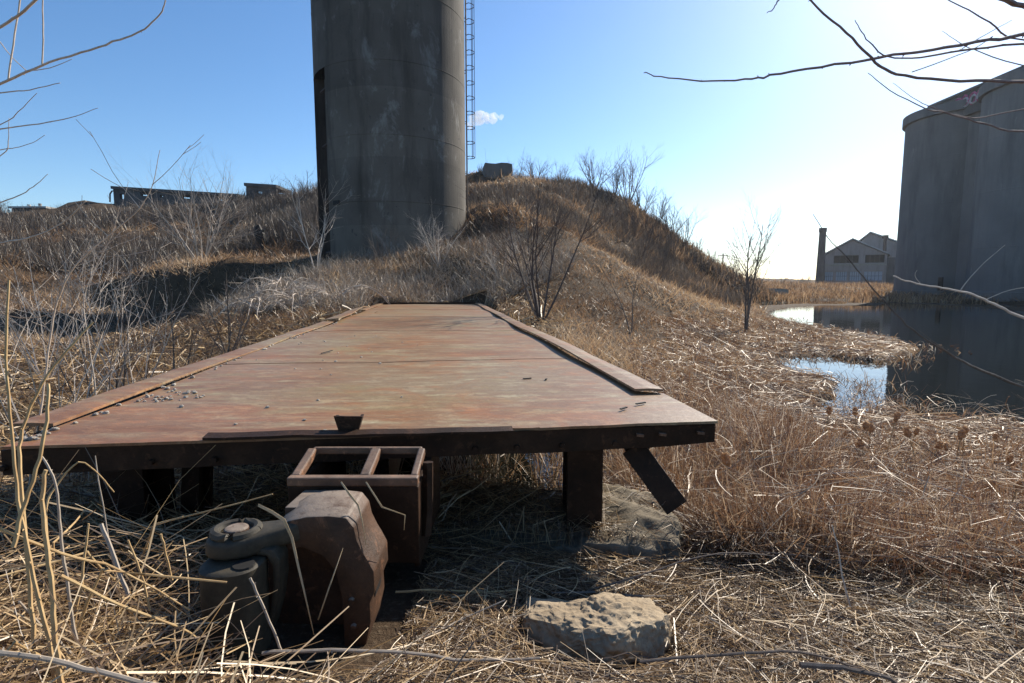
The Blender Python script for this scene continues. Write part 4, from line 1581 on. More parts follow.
# floating mat at the water's edge
MAT = np.array([flat0(*q_) for q_ in [(1130, 398), (1024, 386), (940, 378), (886, 386), (880, 440), (1130, 470)]])
P_mat = lambda k: np.maximum(sample(k, 5, 14, 30, 66, lambda x, y, z: (poly_sd(x, y, MAT) > 0) & (fbm(x * 2.2, y * 3.5, 8, 3) > -.25 + .16 * (y - 7))), [-1e9, -1e9, .0])
kind(lying("floating_reeds", 5200, P_mat, .15, .6, .004, .010, M['marsh'], .6, .05, .04), 'stuff')
P = sample(1500, 5, 30, 18, 66, lambda x, y, z: (poly_sd(x, y, WPOLY) > 0) & (poly_sd(x, y, WPOLY) < .25 + .9 * rng.random(len(x)) ** 3) & (fbm(x * 1.5, y * 1.5, 83, 2) > -.1))
P[:, 2] = -.02
n = len(P)
kind(blades("emergent_reeds", P, U(.05, .28, n), U(.004, .009, n) * np.clip(np.hypot(P[:, 0], P[:, 1]) / 6, 1, 4), U(0, 6.28, n), U(.2, 1.2, n), U(-.3, 1.0, n), M['marsh'], rng.random(n), 3, np.where(rng.random(n) < .4, U(.5, 1.9, n), 0)), 'stuff')
SPIT = np.array([flat0(*q_) for q_ in [(850, 334), (905, 341), (940, 349), (945, 358), (900, 364), (840, 360)]])
kind(lying("spit_reeds", 2500, lambda k: np.maximum(sample(k, 8, 22, 30, 50, lambda x, y, z: poly_sd(x, y, SPIT) > 0), [-1e9, -1e9, .0]), .3, .9, .012, .025, M['marsh'], .5, .10, .08), 'stuff')

# russet standing tufts in the mid ground
tu = []
for k in range(26):
    px, py, y = random.uniform(690, 1015), random.uniform(455, 560), 0
    a_ = random.uniform(14, 52)
    r0_ = random.uniform(2.9, 5.4)
    tu.append((r0_ * math.sin(R(a_)), r0_ * math.cos(R(a_)), random.uniform(.10, .28)))
tu += [(1.55, 3.05, .16), (1.75, 3.1, .18), (1.62, 3.35, .2), (1.9, 3.3, .2)]
pp = []
for (x, y, sp) in tu:
    m_ = random.randint(40, 150)
    pp.append(np.stack([x + rng.normal(0, sp, m_), y + rng.normal(0, sp, m_)], 1))
pp = np.concatenate(pp)
pp = pp[~in_deck(pp[:, 0], pp[:, 1], .02)]
P = np.column_stack([pp, terrain(pp[:, 0], pp[:, 1])])
n = len(P)
kind(blades("russet_reeds", P, U(.16, .50, n), U(.002, .005, n), U(0, 6.28, n), U(.0, .75, n), U(-.3, 1.0, n), M['russet'], rng.random(n), 3, np.where(rng.random(n) < .25, U(.4, 1.6, n), 0)), 'stuff')

# under and left of the deck
P = sample(9000, 2.6, 16, -62, 6, lambda x, y, z: (z > -.05) & (~in_deck(x, y, -.3) | (y > 3.2)) & (z < 1.4))
P = P[P[:, 2] < 1.4]
P = P[~(in_deck(P[:, 0], P[:, 1], .0) & (P[:, 2] > .45))]
n = len(P)
r_ = np.hypot(P[:, 0], P[:, 1])
kind(blades("ditch_grass", P, U(.10, .34, n), U(.003, .006, n) * np.clip(r_ / 3, 1, 5), U(0, 6.28, n), U(.1, 1.1, n), U(-.2, 1.2, n), M['straw'], rng.random(n) * .8, 3), 'stuff')
kind(lying("ditch_litter", 14000, lambda k: sample(k, 2.6, 18, -64, 4, lambda x, y, z: (z > -.03) & ~(in_deck(x, y, 0) & (z > .5))), .2, .8, .003, .007, M['straw'], 1.0, .14, .25, True), 'stuff')

pp = np.stack([U(-.75, 1.1, 1500), U(3.45, 6.6, 1500)], 1)
gap = np.abs(pp[:, 0] / pp[:, 1] - .01) < .035
pp = pp[~gap | (rng.random(len(pp)) < .25)]
P = np.column_stack([pp, np.full(len(pp), -.03)])
n = len(P)
kind(blades("ditch_reeds", P, U(.2, .75, n), U(.004, .009, n), U(0, 6.28, n), U(.0, .8, n), U(-.2, 1.2, n), M['marsh'], rng.random(n), 3, np.where(rng.random(n) < .4, U(.5, 1.9, n), 0)), 'stuff')

# hill grass: near mound, terrace, slopes
ok_hill = lambda x, y, z: (z > .12) & ~in_deck(x, y, .05) & ~in_silo(x, y) & (y > 6)
P = sample(120000, 7.5, 75, -52, 47, ok_hill)
n = len(P)
r_ = np.hypot(P[:, 0], P[:, 1])
wid = U(.006, .012, n) * np.clip(r_ / 9, .8, 8)
Ln = U(.10, .34, n) * np.clip(r_ / 16, .8, 2.2) * np.clip(.75 + .75 * fbm(P[:, 0] * .9, P[:, 1] * .9, 57, 3), .25, 1.7)
tn_ = np.clip(rng.random(n) * .75 + .55 * fbm(P[:, 0] * .5, P[:, 1] * .5, 51, 4) + .14, 0, 1)
kind(blades("hill_grass", P, Ln, wid, U(0, 6.28, n), U(.5, 1.45, n), U(-.8, .6, n), M['hillg'], tn_, 2), 'stuff')

# grey brush: far ridge, left hillside, hollow behind the near mound
def brush_mask(x, y, z):
    ridge = (y > 30) & (x > -3 + 0 * x) & (z > .35) & (x < 24)
    left = (x < -7) & (y > 33)
    f = fbm(x * .22, y * .22, 61, 3)
    return (ridge & (f > -.35) | left & (f > -.1)) & ~in_silo(x, y)


P = sample(70000, 28, 78, -50, 26, brush_mask)
n = len(P)
r_ = np.hypot(P[:, 0], P[:, 1])
kind(blades("hillside_brush", P, U(.5, 1.5, n) * np.where(P[:, 0] > -3, .55, 1), U(.010, .02, n) * r_ / 20, U(0, 6.28, n), U(0, .7, n), U(-.3, .5, n), M['brush'], rng.random(n) ** 1.2, 3), 'stuff')
# grey brush fringe around the silo foot and deck end
ok_fr = lambda x, y, z: ~in_deck(x, y, .15) & ~in_silo(x, y) & (np.hypot((x + 4.2) / 6.5, (y - 20) / 5.5) < 1)
P = sample(17000, 13, 28, -38, 8, ok_fr)
n = len(P)
kind(blades("pale_brush", P, U(.25, .75, n), U(.008, .016, n), U(0, 6.28, n), U(.1, 1.2, n), U(-.3, 1.3, n), M['brushp'], rng.random(n), 4), 'stuff')
# far shore reeds and low scrub belt
P = sample(28000, 44, 112, 12, 44, lambda x, y, z: (z > -.05) & (y > 45) & (poly_sd(x, y, WPOLY) < .1) & (x < 76) & (np.hypot(x - 46, y - 57) > 5) & ~((x > 41) & (x < 60) & (y < 62)))
n = len(P)
kind(blades("far_shore_reeds", P, U(.2, .8, n), U(.04, .09, n), U(0, 6.28, n), U(0, .7, n), U(-.2, .8, n), M['hillg'], rng.random(n), 2), 'stuff')


# ------------------------------------------------------------------ bare shrubs and trees
def grow(mb, p, d, L, r, lev, g, split=4, curve=.18, up=.12, nseg=5):
    pts, rad = [p.copy()], [r]
    dd = d.normalized()
    dirs = [dd]
    for k in range(nseg):
        dd = (dd + Vector((g.gauss(0, curve), g.gauss(0, curve), g.gauss(0, curve) + up)) * .5).normalized()
        pts.append(pts[-1] + dd * (L / nseg))
        rad.append(max(r * (1 - .72 * (k + 1) / nseg), .0012))
        dirs.append(dd)
    mb.tube(pts, rad, 4 if lev > 0 or r < .015 else 6, cap=False)
    if lev <= 0:
        return
    for k in range(split):
        f = g.uniform(.25, .97)
        i = min(nseg - 1, int(f * nseg))
        q_ = pts[i].lerp(pts[i + 1], f * nseg - i)
        a_ = g.uniform(0, 6.28)
        sdv_ = dirs[i].orthogonal().normalized()
        sdv_.rotate(Matrix.Rotation(a_, 3, dirs[i]))
        nd = (dirs[i] * g.uniform(.55, 1.0) + sdv_ * g.uniform(.45, .8)).normalized()
        grow(mb, q_, nd, L * g.uniform(.35, .6) * (1.15 - .5 * f), max(rad[i] * .55, .0014), lev - 1, g, split, curve, up, max(3, nseg - 1))


def shrub(name, label, cat, base, stems, H, spread, r, mat, lev=2, split=4, seed=1, group=None, lean=(0, 0), curve=.18, up=.12):
    g = random.Random(seed)
    root = thing(name, label, cat, base, group)
    b = Vector(base)
    for k in range(stems):
        m_ = MB()
        a_ = g.uniform(0, 6.28)
        sp = spread * g.uniform(.3, 1)
        d = Vector((math.cos(a_) * sp + lean[0], math.sin(a_) * sp + lean[1], 1))
        grow(m_, b + Vector((math.cos(a_) * r * 1.6, math.sin(a_) * r * 1.6, -.05)), d, H * g.uniform(.7, 1.05), r * g.uniform(.6, 1), lev, g, split, curve, up, 6)
        m_.build("stem", mat, root, smooth=True)
    return root


def gp(px, y):
    x = (px - 512) / FPX * y
    return (x, y, tz(x, y))


b = gp(541, 11.2)
shrub("bare_shrub", "dark many-stemmed leafless shrub beside the right edge of the deck's far half", "shrub", b, 8, 3.1, .72, .030, M['barkd'], 2, 7, 12, curve=.12, up=.22)
b = gp(745, 17.0)
shrub("bare_tree", "slender leafless tree on the reedy shore in front of the far hill's right end", "tree", b, 3, 4.1, .16, .042, M['bark'], 2, 11, 31, curve=.14, up=.25)
b = gp(632, 11.6)
shrub("bare_sapling", "thin leafless sapling on the slope between the dark shrub and the shore tree", "sapling", b, 2, 1.9, .22, .016, M['bark'], 2, 5, 8)
b = gp(205, 33)
shrub("bare_shrub", "pale wide leafless shrub on the gully's edge left of the silo", "shrub", b, 13, 6.0, .8, .04, M['barkp'], 2, 7, 17, curve=.15, up=.15)
b = gp(318, 21)
shrub("bare_shrub", "pale leafless shrub close to the silo's left foot", "shrub", b, 5, 3.2, .4, .03, M['barkp'], 2, 5, 23)
b = gp(440, 22.5)
shrub("bare_shrub", "tangled grey shrub against the sunny right foot of the silo", "shrub", b, 8, 2.2, .9, .022, M['barkp'], 2, 6, 29)
b = gp(385, 23)
shrub("bare_shrub", "low grey shrub against the shaded middle of the silo foot", "shrub", b, 7, 1.8, .9, .02, M['bark'], 2, 6, 37)
b = gp(500, 19)
shrub("bare_shrub", "low pale shrub on the mound between the silo and the dark shrub", "shrub", b, 7, 1.5, 1.0, .018, M['barkp'], 2, 6, 41)

# arching pale briars left of the deck's far end
for k, (px, y) in enumerate(((262, 15), (300, 15.5), (335, 16.2), (285, 18))):
    b = gp(px, y)
    g = random.Random(90 + k)
    root = tag(thing("briar_bush", "", "bush", b), ("arching pale briar, leftmost beside the deck's far left edge", "arching pale briar, second from the left beside the deck's far edge", "arching pale briar nearest the far left corner of the deck", "arching pale briar uphill behind the other briars left of the deck")[k], "bush")
    for j in range(2):
        m_ = MB()
        for q_ in range(9):
            a_ = g.uniform(0, 6.28)
            L_ = g.uniform(1.0, 2.2)
            pts, rad = [], []
            for i in range(9):
                f = i / 8
                pts.append(Vector(b) + Vector((math.cos(a_) * L_ * f * .8, math.sin(a_) * L_ * f * .8, -.05 + L_ * (1.1 * f - 1.15 * f * f) * .95)) + Vector((g.gauss(0, .02), g.gauss(0, .02), 0)))
                rad.append(.02 * (1 - .7 * f))
            m_.tube(pts, rad, 4, cap=False)
            for i in (3, 5, 6, 7):
                grow(m_, pts[i], Vector((g.uniform(-1, 1), g.uniform(-1, 1), g.uniform(-.2, 1))), g.uniform(.3, .7), .007, 1, g, 3, .25, .0, 4)
        m_.build("cane_cluster", M['barkp'], root, smooth=True)

# shrubs on the far ridge and left hillside: a few sources, then copies
src = []
for k in range(4):
    o = shrub("ridge_shrub", "grey leafless shrub, one of many standing on the far hillsides", "shrub", (0, 0, 0), 9, 2.3, .8, .03, M['barkd'] if k % 2 else M['bark'], 2, 6, 200 + k, "leafless shrubs on the far hillsides", curve=.16, up=.2)
    src.append(o)
spots = []
for px, y, sc in ((592, 50, 1.3), (612, 51, 1.5), (625, 51, 1.6), (640, 51, 1.5), (655, 51, 1.5), (668, 50, 1.5), (682, 50, 1.3), (697, 51, 1.2), (712, 51, 1.0), (727, 52, .9), (560, 50, 1.0), (535, 50, 1.2), (515, 50, 1.0), (646, 44, 1.2), (670, 45, 1.1), (690, 46, 1.0), (630, 40, 1.0), (610, 42, .9), (660, 40, .9), (585, 44, .8), (705, 48, 1.0), (640, 36, .8), (662, 34, .7)):
    spots.append((px, y, sc))
g = random.Random(77)
for k in range(44):
    spots.append((g.uniform(-20, 318), g.uniform(36, 64), g.uniform(.6, 1.1)))
for px, y, sc in ((284, 58, 1.5), (298, 57, 1.2), (310, 56, 1.2), (170, 60, 1.0), (212, 62, .9)):
    spots.append((px, y, sc))
n_hill = len(spots)
for px, y, sc in ((700, 75, 1.0), (716, 82, 1.3), (735, 78, .9), (752, 90, 1.2), (781, 88, 1.1), (797, 95, 1.4), (806, 92, .9), (690, 70, .9), (838, 96, .8), (868, 98, .9)):
    spots.append((px, y, sc))
for i, (px, y, sc) in enumerate(spots):
    if i < 4:
        r0o = src[i]
        kids = None
        o = r0o
    else:
        s_ = src[i % 4]
        o = s_.copy()
        COL.objects.link(o)
        for ch in s_.children:
            if ch.name.startswith("stem"):
                c2 = ch.copy()
                COL.objects.link(c2)
                c2.parent = o
    if i >= n_hill:
        o['label'], o['group'] = 'small leafless shrub, one of those in the dry scrub behind the pond', 'leafless shrubs behind the pond'
    x, yy, zz = gp(px, y)
    o.location = (x, yy, zz - .1)
    o.rotation_euler = (0, 0, g.uniform(0, 6.28))
    sc *= g.uniform(.65, 1.15)
    o.scale = (sc * 1.15, sc * 1.15, sc * g.uniform(.75, 1.15))

# twiggy saplings in the gully left of the deck
lab = ["leafless sapling with red-grey stems at the left frame edge, nearest of the gully thicket", "leafless sapling leaning over the deck's left edge, with two long forked stems",
       "leafless sapling mid-gully with upright stems, behind the leaning one", "small leafless sapling close to the deck edge, right of the leaning one",
       "leafless sapling deepest in the gully, far left of the deck", "leafless thin sapling between the gully's shaded bank and the deck"]
for k, (px, y, st, H_, ln) in enumerate(((40, 3.6, 5, 2.0, (.1, 0)), (95, 4.3, 5, 2.1, (.15, 0)), (130, 6.2, 6, 2.2, (0, 0)), (170, 5.6, 5, 1.6, (.1, 0)), (40, 7.5, 7, 2.4, (0, 0)), (225, 9.5, 6, 1.7, (0, 0)))):
    b = gp(px, y)
    shrub("bare_sapling", lab[k], "sapling", b, st + 2, H_ * .9, .7, .006 + .001 * y, M['barkp'] if k % 2 == 0 else M['bark'], 2, 4, 300 + k, None, ln, .16, .12)


# ------------------------------------------------------------------ near branches, traced at their own distance
def branch_mb(mb, pts, y0, y1, r0_, r1_, g, knots=True):
    """a branch through the measured points; y runs from y0 (base) to y1 (tip)"""
    n = len(pts)
    P_ = [at(px, py, y0 + (y1 - y0) * i / (n - 1)) for i, (px, py) in enumerate(pts)]
    fine, rad = [], []
    for i in range(n - 1):
        for k in range(4):
            f = k / 4
            p0, p1, p2, p3 = P_[max(i - 1, 0)], P_[i], P_[i + 1], P_[min(i + 2, n - 1)]
            q_ = .5 * ((2 * p1) + (-p0 + p2) * f + (2 * p0 - 5 * p1 + 4 * p2 - p3) * f * f + (-p0 + 3 * p1 - 3 * p2 + p3) * f ** 3)
            fine.append(q_ + Vector((g.gauss(0, r0_ * .25), 0, g.gauss(0, r0_ * .25))))
            rad.append(r0_ + (r1_ - r0_) * (i + f) / (n - 1))
    fine.append(P_[-1])
    rad.append(r1_)
    mb.tube(fine, rad, 6)
    if knots:
        for i in range(2, len(fine) - 1, 2):
            if g.random() < .75:
                d = Vector((g.uniform(-1, 1), g.uniform(-1, 1), g.uniform(-1, 1))).normalized()
                mb.tube([fine[i], fine[i] + d * rad[i] * 2.1], [rad[i] * .8, rad[i] * .25], 4)
    return P_


g = random.Random(3)
tr = thing("bare_tree", "leafless tree at the right edge with knobbly branches hanging over the grain silos", "tree", (3.9, 2.7, tz(3.9, 2.7)))
m_ = MB()
tz0 = tz(3.9, 2.7)
m_.tube([(3.9, 2.7, tz0 - .1), (3.87, 2.7, 1.2), (3.93, 2.68, 2.4), (3.86, 2.7, 3.6), (3.9, 2.72, 5)], [.085, .07, .055, .04, .02], 9)
m_.build("trunk", M['bark'], tr, smooth=True)
BR = [
    ([(1330, 10), (1180, 18), (1090, 25), (1024, 34), (990, 40), (930, 50), (880, 57), (820, 66), (770, 75), (745, 80), (700, 80), (660, 77), (644, 73)], 2.75, 2.3, .014, .0022),
    ([(1330, 60), (1200, 70), (1100, 78), (1024, 82), (960, 80), (905, 76), (880, 66), (862, 48), (840, 27), (810, 0), (795, -30)], 2.75, 2.2, .013, .0035),
    ([(1330, 40), (1150, 40), (1024, 44), (960, 51), (920, 57), (888, 57), (872, 45), (862, 32), (855, 20)], 2.7, 2.4, .009, .0015),
    ([(1330, 130), (1150, 130), (1024, 131), (985, 124), (950, 114), (925, 108), (890, 90), (868, 73)], 2.7, 2.3, .008, .0015),
    ([(1330, 80), (1150, 95), (1024, 109), (975, 118), (935, 108), (912, 97), (893, 83)], 2.8, 2.6, .006, .001),
    ([(1330, 100), (1150, 80), (1024, 65), (975, 50), (960, 43), (942, 31)], 2.8, 2.7, .006, .001),
    ([(1330, -20), (1150, 30), (1024, 40), (990, 22), (968, 10), (945, -2), (930, -14)], 2.8, 2.6, .007, .002),
    ([(1330, -60), (1150, -35), (1060, 14), (1024, 6), (990, -6)], 2.75, 2.5, .018, .012),
    ([(1330, -250), (1100, -160), (900, -60), (800, -18), (780, -2), (774, 8), (767, 13)], 2.75, 2.4, .010, .0015),
    ([(960, 50), (985, 35), (1012, 20)], 2.6, 2.6, .003, .001),
    ([(912, 72), (940, 62), (975, 48), (990, 38)], 2.4, 2.5, .003, .0015),
]
for pts, ya, yb2, ra_, rb_ in BR:
    m_ = MB()
    branch_mb(m_, pts, ya, yb2, ra_ * .75, rb_ * .9, g)
    m_.build("branch", M['barko'], tr, smooth=True)

# two long canes reaching in over the pond from the right
root = thing("bare_sapling", "long thin knotted stem slanting across the pond in front of the grain silos", "sapling", tuple(at(1160, 470, 2.6)))
m_ = MB()
q0 = at(1160, 470, 2.6)
m_.tube([(q0.x + .12, 2.58, tz(q0.x + .12, 2.58) - .05), (q0.x + .07, 2.59, (q0.z + tz(q0.x, 2.58)) / 2), q0], [.010, .009, .008], 6)
branch_mb(m_, [(1160, 470), (1090, 420), (1024, 388), (985, 372), (955, 357), (920, 335), (895, 313), (870, 285), (845, 255), (828, 238), (813, 214)], 2.6, 2.9, .008, .0016, g)
m_.build("stem", M['bark'], root, smooth=True)
m_ = MB()
branch_mb(m_, [(955, 357), (938, 345), (918, 330)], 2.7, 2.75, .003, .001, g)
m_.build("twig", M['bark'], root, smooth=True)
root = thing("bare_sapling", "pale wavy bare stem crossing low in front of the grain silos' base", "sapling", tuple(at(1180, 372, 2.4)))
m_ = MB()
q0 = at(1180, 372, 2.4)
m_.tube([(q0.x + .55, 2.38, tz(q0.x + .55, 2.38) - .05), (q0.x + .42, 2.39, tz(q0.x + .5, 2.38) + .5), (q0.x + .2, 2.4, q0.z - .07), q0], [.012, .011, .009, .008], 6)
branch_mb(m_, [(1180, 372), (1100, 345), (1024, 318), (1000, 307), (978, 297), (955, 290), (930, 286), (905, 281), (893, 276)], 2.4, 2.6, .008, .0025, g)
m_.build("stem", M['barkp'], root, smooth=True)
for k in range(3):
    m_ = MB()
    branch_mb(m_, [[(960, 291), (968, 280), (985, 262), (1005, 245)], [(920, 283), (915, 276), (917, 270)], [(985, 300), (1010, 290), (1040, 286)]][k], 2.5, 2.5, .002, .001, g)
    m_.build("twig", M['barkp'], root, smooth=True)

# left: sapling outside the frame with branches reaching in against the sky
tl = thing("bare_tree", "leafless tree at the left edge with pale knotted branches reaching into the blue sky", "tree", (-3.1, 2.2, tz(-3.1, 2.2)))
m_ = MB()
zz = tz(-3.1, 2.2)
m_.tube([(-3.1, 2.2, zz - .1), (-3.08, 2.22, 1.2), (-3.12, 2.2, 2.2), (-3.05, 2.2, 3.6)], [.05, .04, .03, .012], 8)
m_.build("trunk", M['bark'], tl, smooth=True)
BL = [
    ([(-250, 190), (-100, 128), (0, 84), (22, 74), (50, 62), (90, 50), (120, 40), (140, 31), (155, 20), (163, 8), (166, -4)], 2.2, 2.0, .008, .002),
    ([(42, 64), (43, 40), (43, 10), (42, -20)], 2.12, 2.1, .004, .0022),
    ([(8, 80), (13, 45), (20, 2), (24, -25)], 2.15, 2.15, .0045, .003),
    ([(-60, -20), (-10, 30), (10, 55), (27, 71)], 2.3, 2.13, .003, .0018),
    ([(-250, 230), (-60, 60), (0, 27), (20, 14), (38, -2), (60, -20)], 2.2, 2.0, .007, .005),
    ([(-250, 240), (-80, 108), (0, 93), (30, 90), (60, 83)], 2.2, 2.0, .005, .0015),
    ([(-250, 250), (-80, 145), (0, 129), (50, 122), (75, 116), (98, 108)], 2.2, 2.0, .005, .001),
    ([(-250, 260), (-80, 160), (0, 125), (18, 112), (37, 93)], 2.2, 2.0, .004, .001),
    ([(-250, 275), (-60, 190), (0, 156), (8, 142), (9, 118)], 2.2, 2.1, .004, .001),
    ([(-60, 165), (0, 150), (15, 148), (32, 143), (45, 135)], 2.2, 2.1, .003, .001),
    ([(25, 71), (50, 68), (72, 59)], 2.1, 2.05, .003, .001),
    ([(-250, 330), (-60, 225), (0, 203), (22, 194), (37, 184), (48, 174)], 2.2, 2.1, .005, .001),
    ([(-250, 340), (-60, 250), (0, 243), (32, 237), (62, 223), (86, 201)], 2.2, 2.0, .006, .002),
]
for pts, ya, yb2, ra_, rb_ in BL:
    m_ = MB()
    branch_mb(m_, pts, ya, yb2, ra_ * .72, rb_ * .9, g)
    m_.build("branch", M['barkp'], tl, smooth=True)

# thicket stems at the left, in front of the gully
TH = [
    ("tall pale stem curving up from the left thicket across the skyline ruins", [(20, 560), (30, 480), (42, 400), (50, 340), (58, 300), (75, 266), (108, 236), (140, 208), (152, 185), (160, 150)], 2.62, 2.2, .007, .0012, 'barkp'),
    ("straight reddish stem just right of the tall pale stem", [(114, 520), (112, 455), (110, 380), (118, 320), (128, 290), (146, 262), (160, 240)], 3.35, 3.3, .006, .0015, 'bark'),
    ("pale forked stem leaning right over the deck's left edge", [(88, 520), (90, 455), (96, 400), (90, 350), (84, 300), (98, 262), (112, 235), (120, 205)], 3.4, 3.3, .006, .0012, 'barkp'),
    ("bare stem bowing from the gully toward the deck's left seam", [(60, 430), (100, 385), (125, 345), (140, 318), (152, 290)], 3.2, 3.2, .005, .001, 'barkp'),
    ("thin bare stem crossing low from the left edge toward the deck", [(-20, 305), (20, 318), (60, 312), (100, 296), (145, 278)], 2.6, 3.2, .004, .001, 'bark'),
    ("thin bare stem rising steeply at the left end of the deck", [(20, 440), (50, 400), (78, 370), (104, 330), (112, 300)], 3.0, 3.1, .004, .001, 'bark'),
]
for label, pts, ya, yb2, ra_, rb_, mm in TH:
    m_ = MB()
    P_ = branch_mb(m_, pts, ya, yb2, ra_ * .75, rb_ * .8, g)
    for j in range(3, len(P_) - 1):
        grow(m_, P_[j], Vector((g.uniform(-1, 1), g.uniform(-.5, .5), g.uniform(.2, 1))), g.uniform(.15, .4), rb_ * 1.4, 1, g, 2, .15, .1, 4)
    tag(m_.build("leafless_sapling", M[mm], None, tuple(P_[0]), smooth=True), label, "sapling")

# dry reed canes at the left foreground
RD = [
    ("tall straw-coloured reed cane rising past the deck corner at the left edge", [(60, 720), (48, 640), (30, 560), (18, 500), (12, 430), (6, 360), (9, 280)], 1.12, 1.25, .0065, .003, 'reed'),
    ("forked straw cane bending up and right beyond the deck's near left corner", [(34, 640), (28, 560), (20, 470), (22, 430), (42, 384), (68, 350), (93, 322)], 1.15, 1.35, .006, .003, 'reed'),
    ("short dark-tipped cane crossing in front of the deck's left end", [(14, 548), (22, 512), (36, 470), (47, 420), (48, 384)], 1.1, 1.2, .006, .004, 'reed'),
    ("thick yellow cane standing out of the litter at the lower left", [(62, 690), (56, 640), (52, 590), (46, 540), (42, 500), (46, 470)], 1.1, 1.18, .0075, .005, 'reed'),
    ("broken cane stub with a pale cut end leaning left under the deck", [(128, 596), (115, 560), (101, 524)], 1.5, 1.55, .0075, .007, 'reedg'),
    ("bent cane zigzagging in front of the left support post", [(50, 560), (46, 510), (55, 488), (79, 462), (100, 476), (114, 492)], 1.35, 1.5, .004, .002, 'reed'),
    ("curving pair-like cane left of the bent zigzag cane", [(76, 640), (66, 575), (60, 530), (58, 495), (50, 470), (40, 455)], 1.25, 1.3, .005, .003, 'reedg'),
    ("upright cane with a short side spur in the middle of the left litter", [(150, 610), (140, 570), (128, 540)], 1.4, 1.4, .004, .003, 'reed'),
    ("thin cane standing against the dark ditch below the deck", [(172, 580), (166, 555), (161, 534)], 1.6, 1.6, .005, .004, 'reed'),
    ("long grey cane lying across the bottom left corner of the ground", [(-30, 648), (40, 658), (100, 672), (170, 690)], 1.0, 1.02, .0065, .006, 'reedg'),
    ("long straw cane slanting from the left edge down to the coupler", [(-20, 520), (60, 553), (120, 570), (190, 610)], 1.15, 1.4, .005, .003, 'reed'),
    ("stiff cane sloping from left toward the knuckle's foot", [(60, 575), (120, 605), (180, 628), (210, 648)], 1.15, 1.4, .005, .0035, 'reed'),
    ("split cane standing in front of the knuckle, pale at the top", [(282, 652), (270, 622), (258, 596), (250, 578)], 1.40, 1.42, .0045, .0045, 'reedg'),
    ("long horizontal cane lying in front of coupler and boulder", [(262, 653), (330, 650), (400, 652), (470, 660), (540, 658)], 1.38, 1.45, .007, .005, 'reedg'),
    ("straight pale cane lying in the shade between coupler and boulder", [(395, 592), (430, 590), (480, 592), (520, 590)], 1.9, 1.95, .006, .005, 'reed'),
    ("pale cane slanting toward the boulder's left end", [(425, 637), (445, 628), (465, 618), (505, 600)], 1.6, 1.75, .0055, .003, 'reedg'),
    ("fallen branch running left to right below the boulder's right side", [(640, 662), (720, 655), (800, 652), (860, 668), (920, 676)], 1.45, 1.5, .006, .004, 'bark'),
    ("long thin branch lying across the reeds at the right frame edge", [(1060, 556), (1000, 557), (930, 557), (850, 562), (800, 556), (760, 552)], 2.3, 2.3, .007, .003, 'bark'),
    ("brown fallen stick at the lower right among the straw", [(800, 664), (840, 668), (880, 676), (905, 690)], 1.4, 1.36, .011, .006, 'bark'),
    ("dark branch slanting up right from the concrete block into the reeds", [(560, 600), (640, 575), (720, 553), (800, 560)], 2.0, 2.3, .006, .003, 'bark'),
    ("forked pale dead twig standing in the straw right of the concrete block", [(850, 606), (842, 575), (838, 548), (832, 525)], 1.9, 1.9, .004, .0025, 'barkp'),
]
for label, pts, ya, yb2, ra_, rb_, mm in RD:
    m_ = MB()
    P_ = branch_mb(m_, pts, ya, yb2, ra_ * .78, rb_ * .8, g, True)
    nm = "fallen_branch" if mm.startswith('bark') else "reed_cane"
    tag(m_.build(nm, M[mm], None, tuple(P_[0]), smooth=True), label, "branch" if nm == "fallen_branch" else "reed cane")


# more dry canes standing and leaning in the left foreground
g = random.Random(41)
for k in range(30):
    x = g.uniform(-2.3, -1.0)
    y = g.uniform(1.15, 2.0)
    if x > -1.25 and y > 1.6 or x < -y * 1.05:
        continue
    z = tz(x, y)
    L_ = g.uniform(.2, .75)
    a_ = g.uniform(0, 6.28)
    ln = abs(g.gauss(0, .45))
    p = Vector((x, y, z - .02))
    pts, rad = [p.copy()], [g.uniform(.003, .0055)]
    kink = g.choice((3, 4, 5, 9, 9))
    for i in range(7):
        if i == kink:
            ln += g.uniform(.7, 1.9)
            a_ += g.uniform(-.6, .6)
        d = Vector((math.sin(ln) * math.cos(a_), math.sin(ln) * math.sin(a_), math.cos(ln)))
        p = p + d * L_ / 7 + Vector((g.gauss(0, .004), g.gauss(0, .004), 0))
        p.z = max(p.z, tz(p.x, p.y) + .004)
        pts.append(p.copy())
        rad.append(rad[0] * (1 - .5 * (i + 1) / 7))
    m_ = MB()
    m_.tube(pts, rad, 6)
    for i in (2, 4, 6):
        m_.tube([pts[i] - (pts[i] - pts[i - 1]).normalized() * .004, pts[i] + (pts[i] - pts[i - 1]).normalized() * .004], rad[i] * 1.25, 6)
    tag(m_.build("reed_cane", M['reed'] if k % 3 else M['reedg'], None, (x, y, z), smooth=True), "short dry cane among the bent canes in the litter left of the coupler", "reed cane", "short dry canes in the left foreground")


# folded dry leaf blades over the coupler
def leaf(label, pts, y0, y1, w_):
    m_ = MB()
    n = len(pts)
    P_ = [at(px, py, y0 + (y1 - y0) * i / (n - 1)) for i, (px, py) in enumerate(pts)]
    for i, p in enumerate(P_):
        t_ = (P_[min(i + 1, n - 1)] - P_[max(i - 1, 0)]).normalized()
        sv = t_.cross(Vector((0.25, 1, .15))).normalized()
        f = i / (n - 1)
        ww = w_ * (1 - .75 * abs(f - .28) / .72)
        m_.v += [p - sv * ww, p + Vector((0, ww * .7, 0)), p + sv * ww]
    for i in range(n - 1):
        for j in range(2):
            m_.f.append((i * 3 + j, i * 3 + j + 1, (i + 1) * 3 + j + 1, (i + 1) * 3 + j))
    o = m_.build("reed_leaf", M['reedl'], None, tuple(P_[0]), smooth=True)
    md = o.modifiers.new("thickness", 'SOLIDIFY')
    md.thickness = .0012
    tag(o, label, "dry leaf")


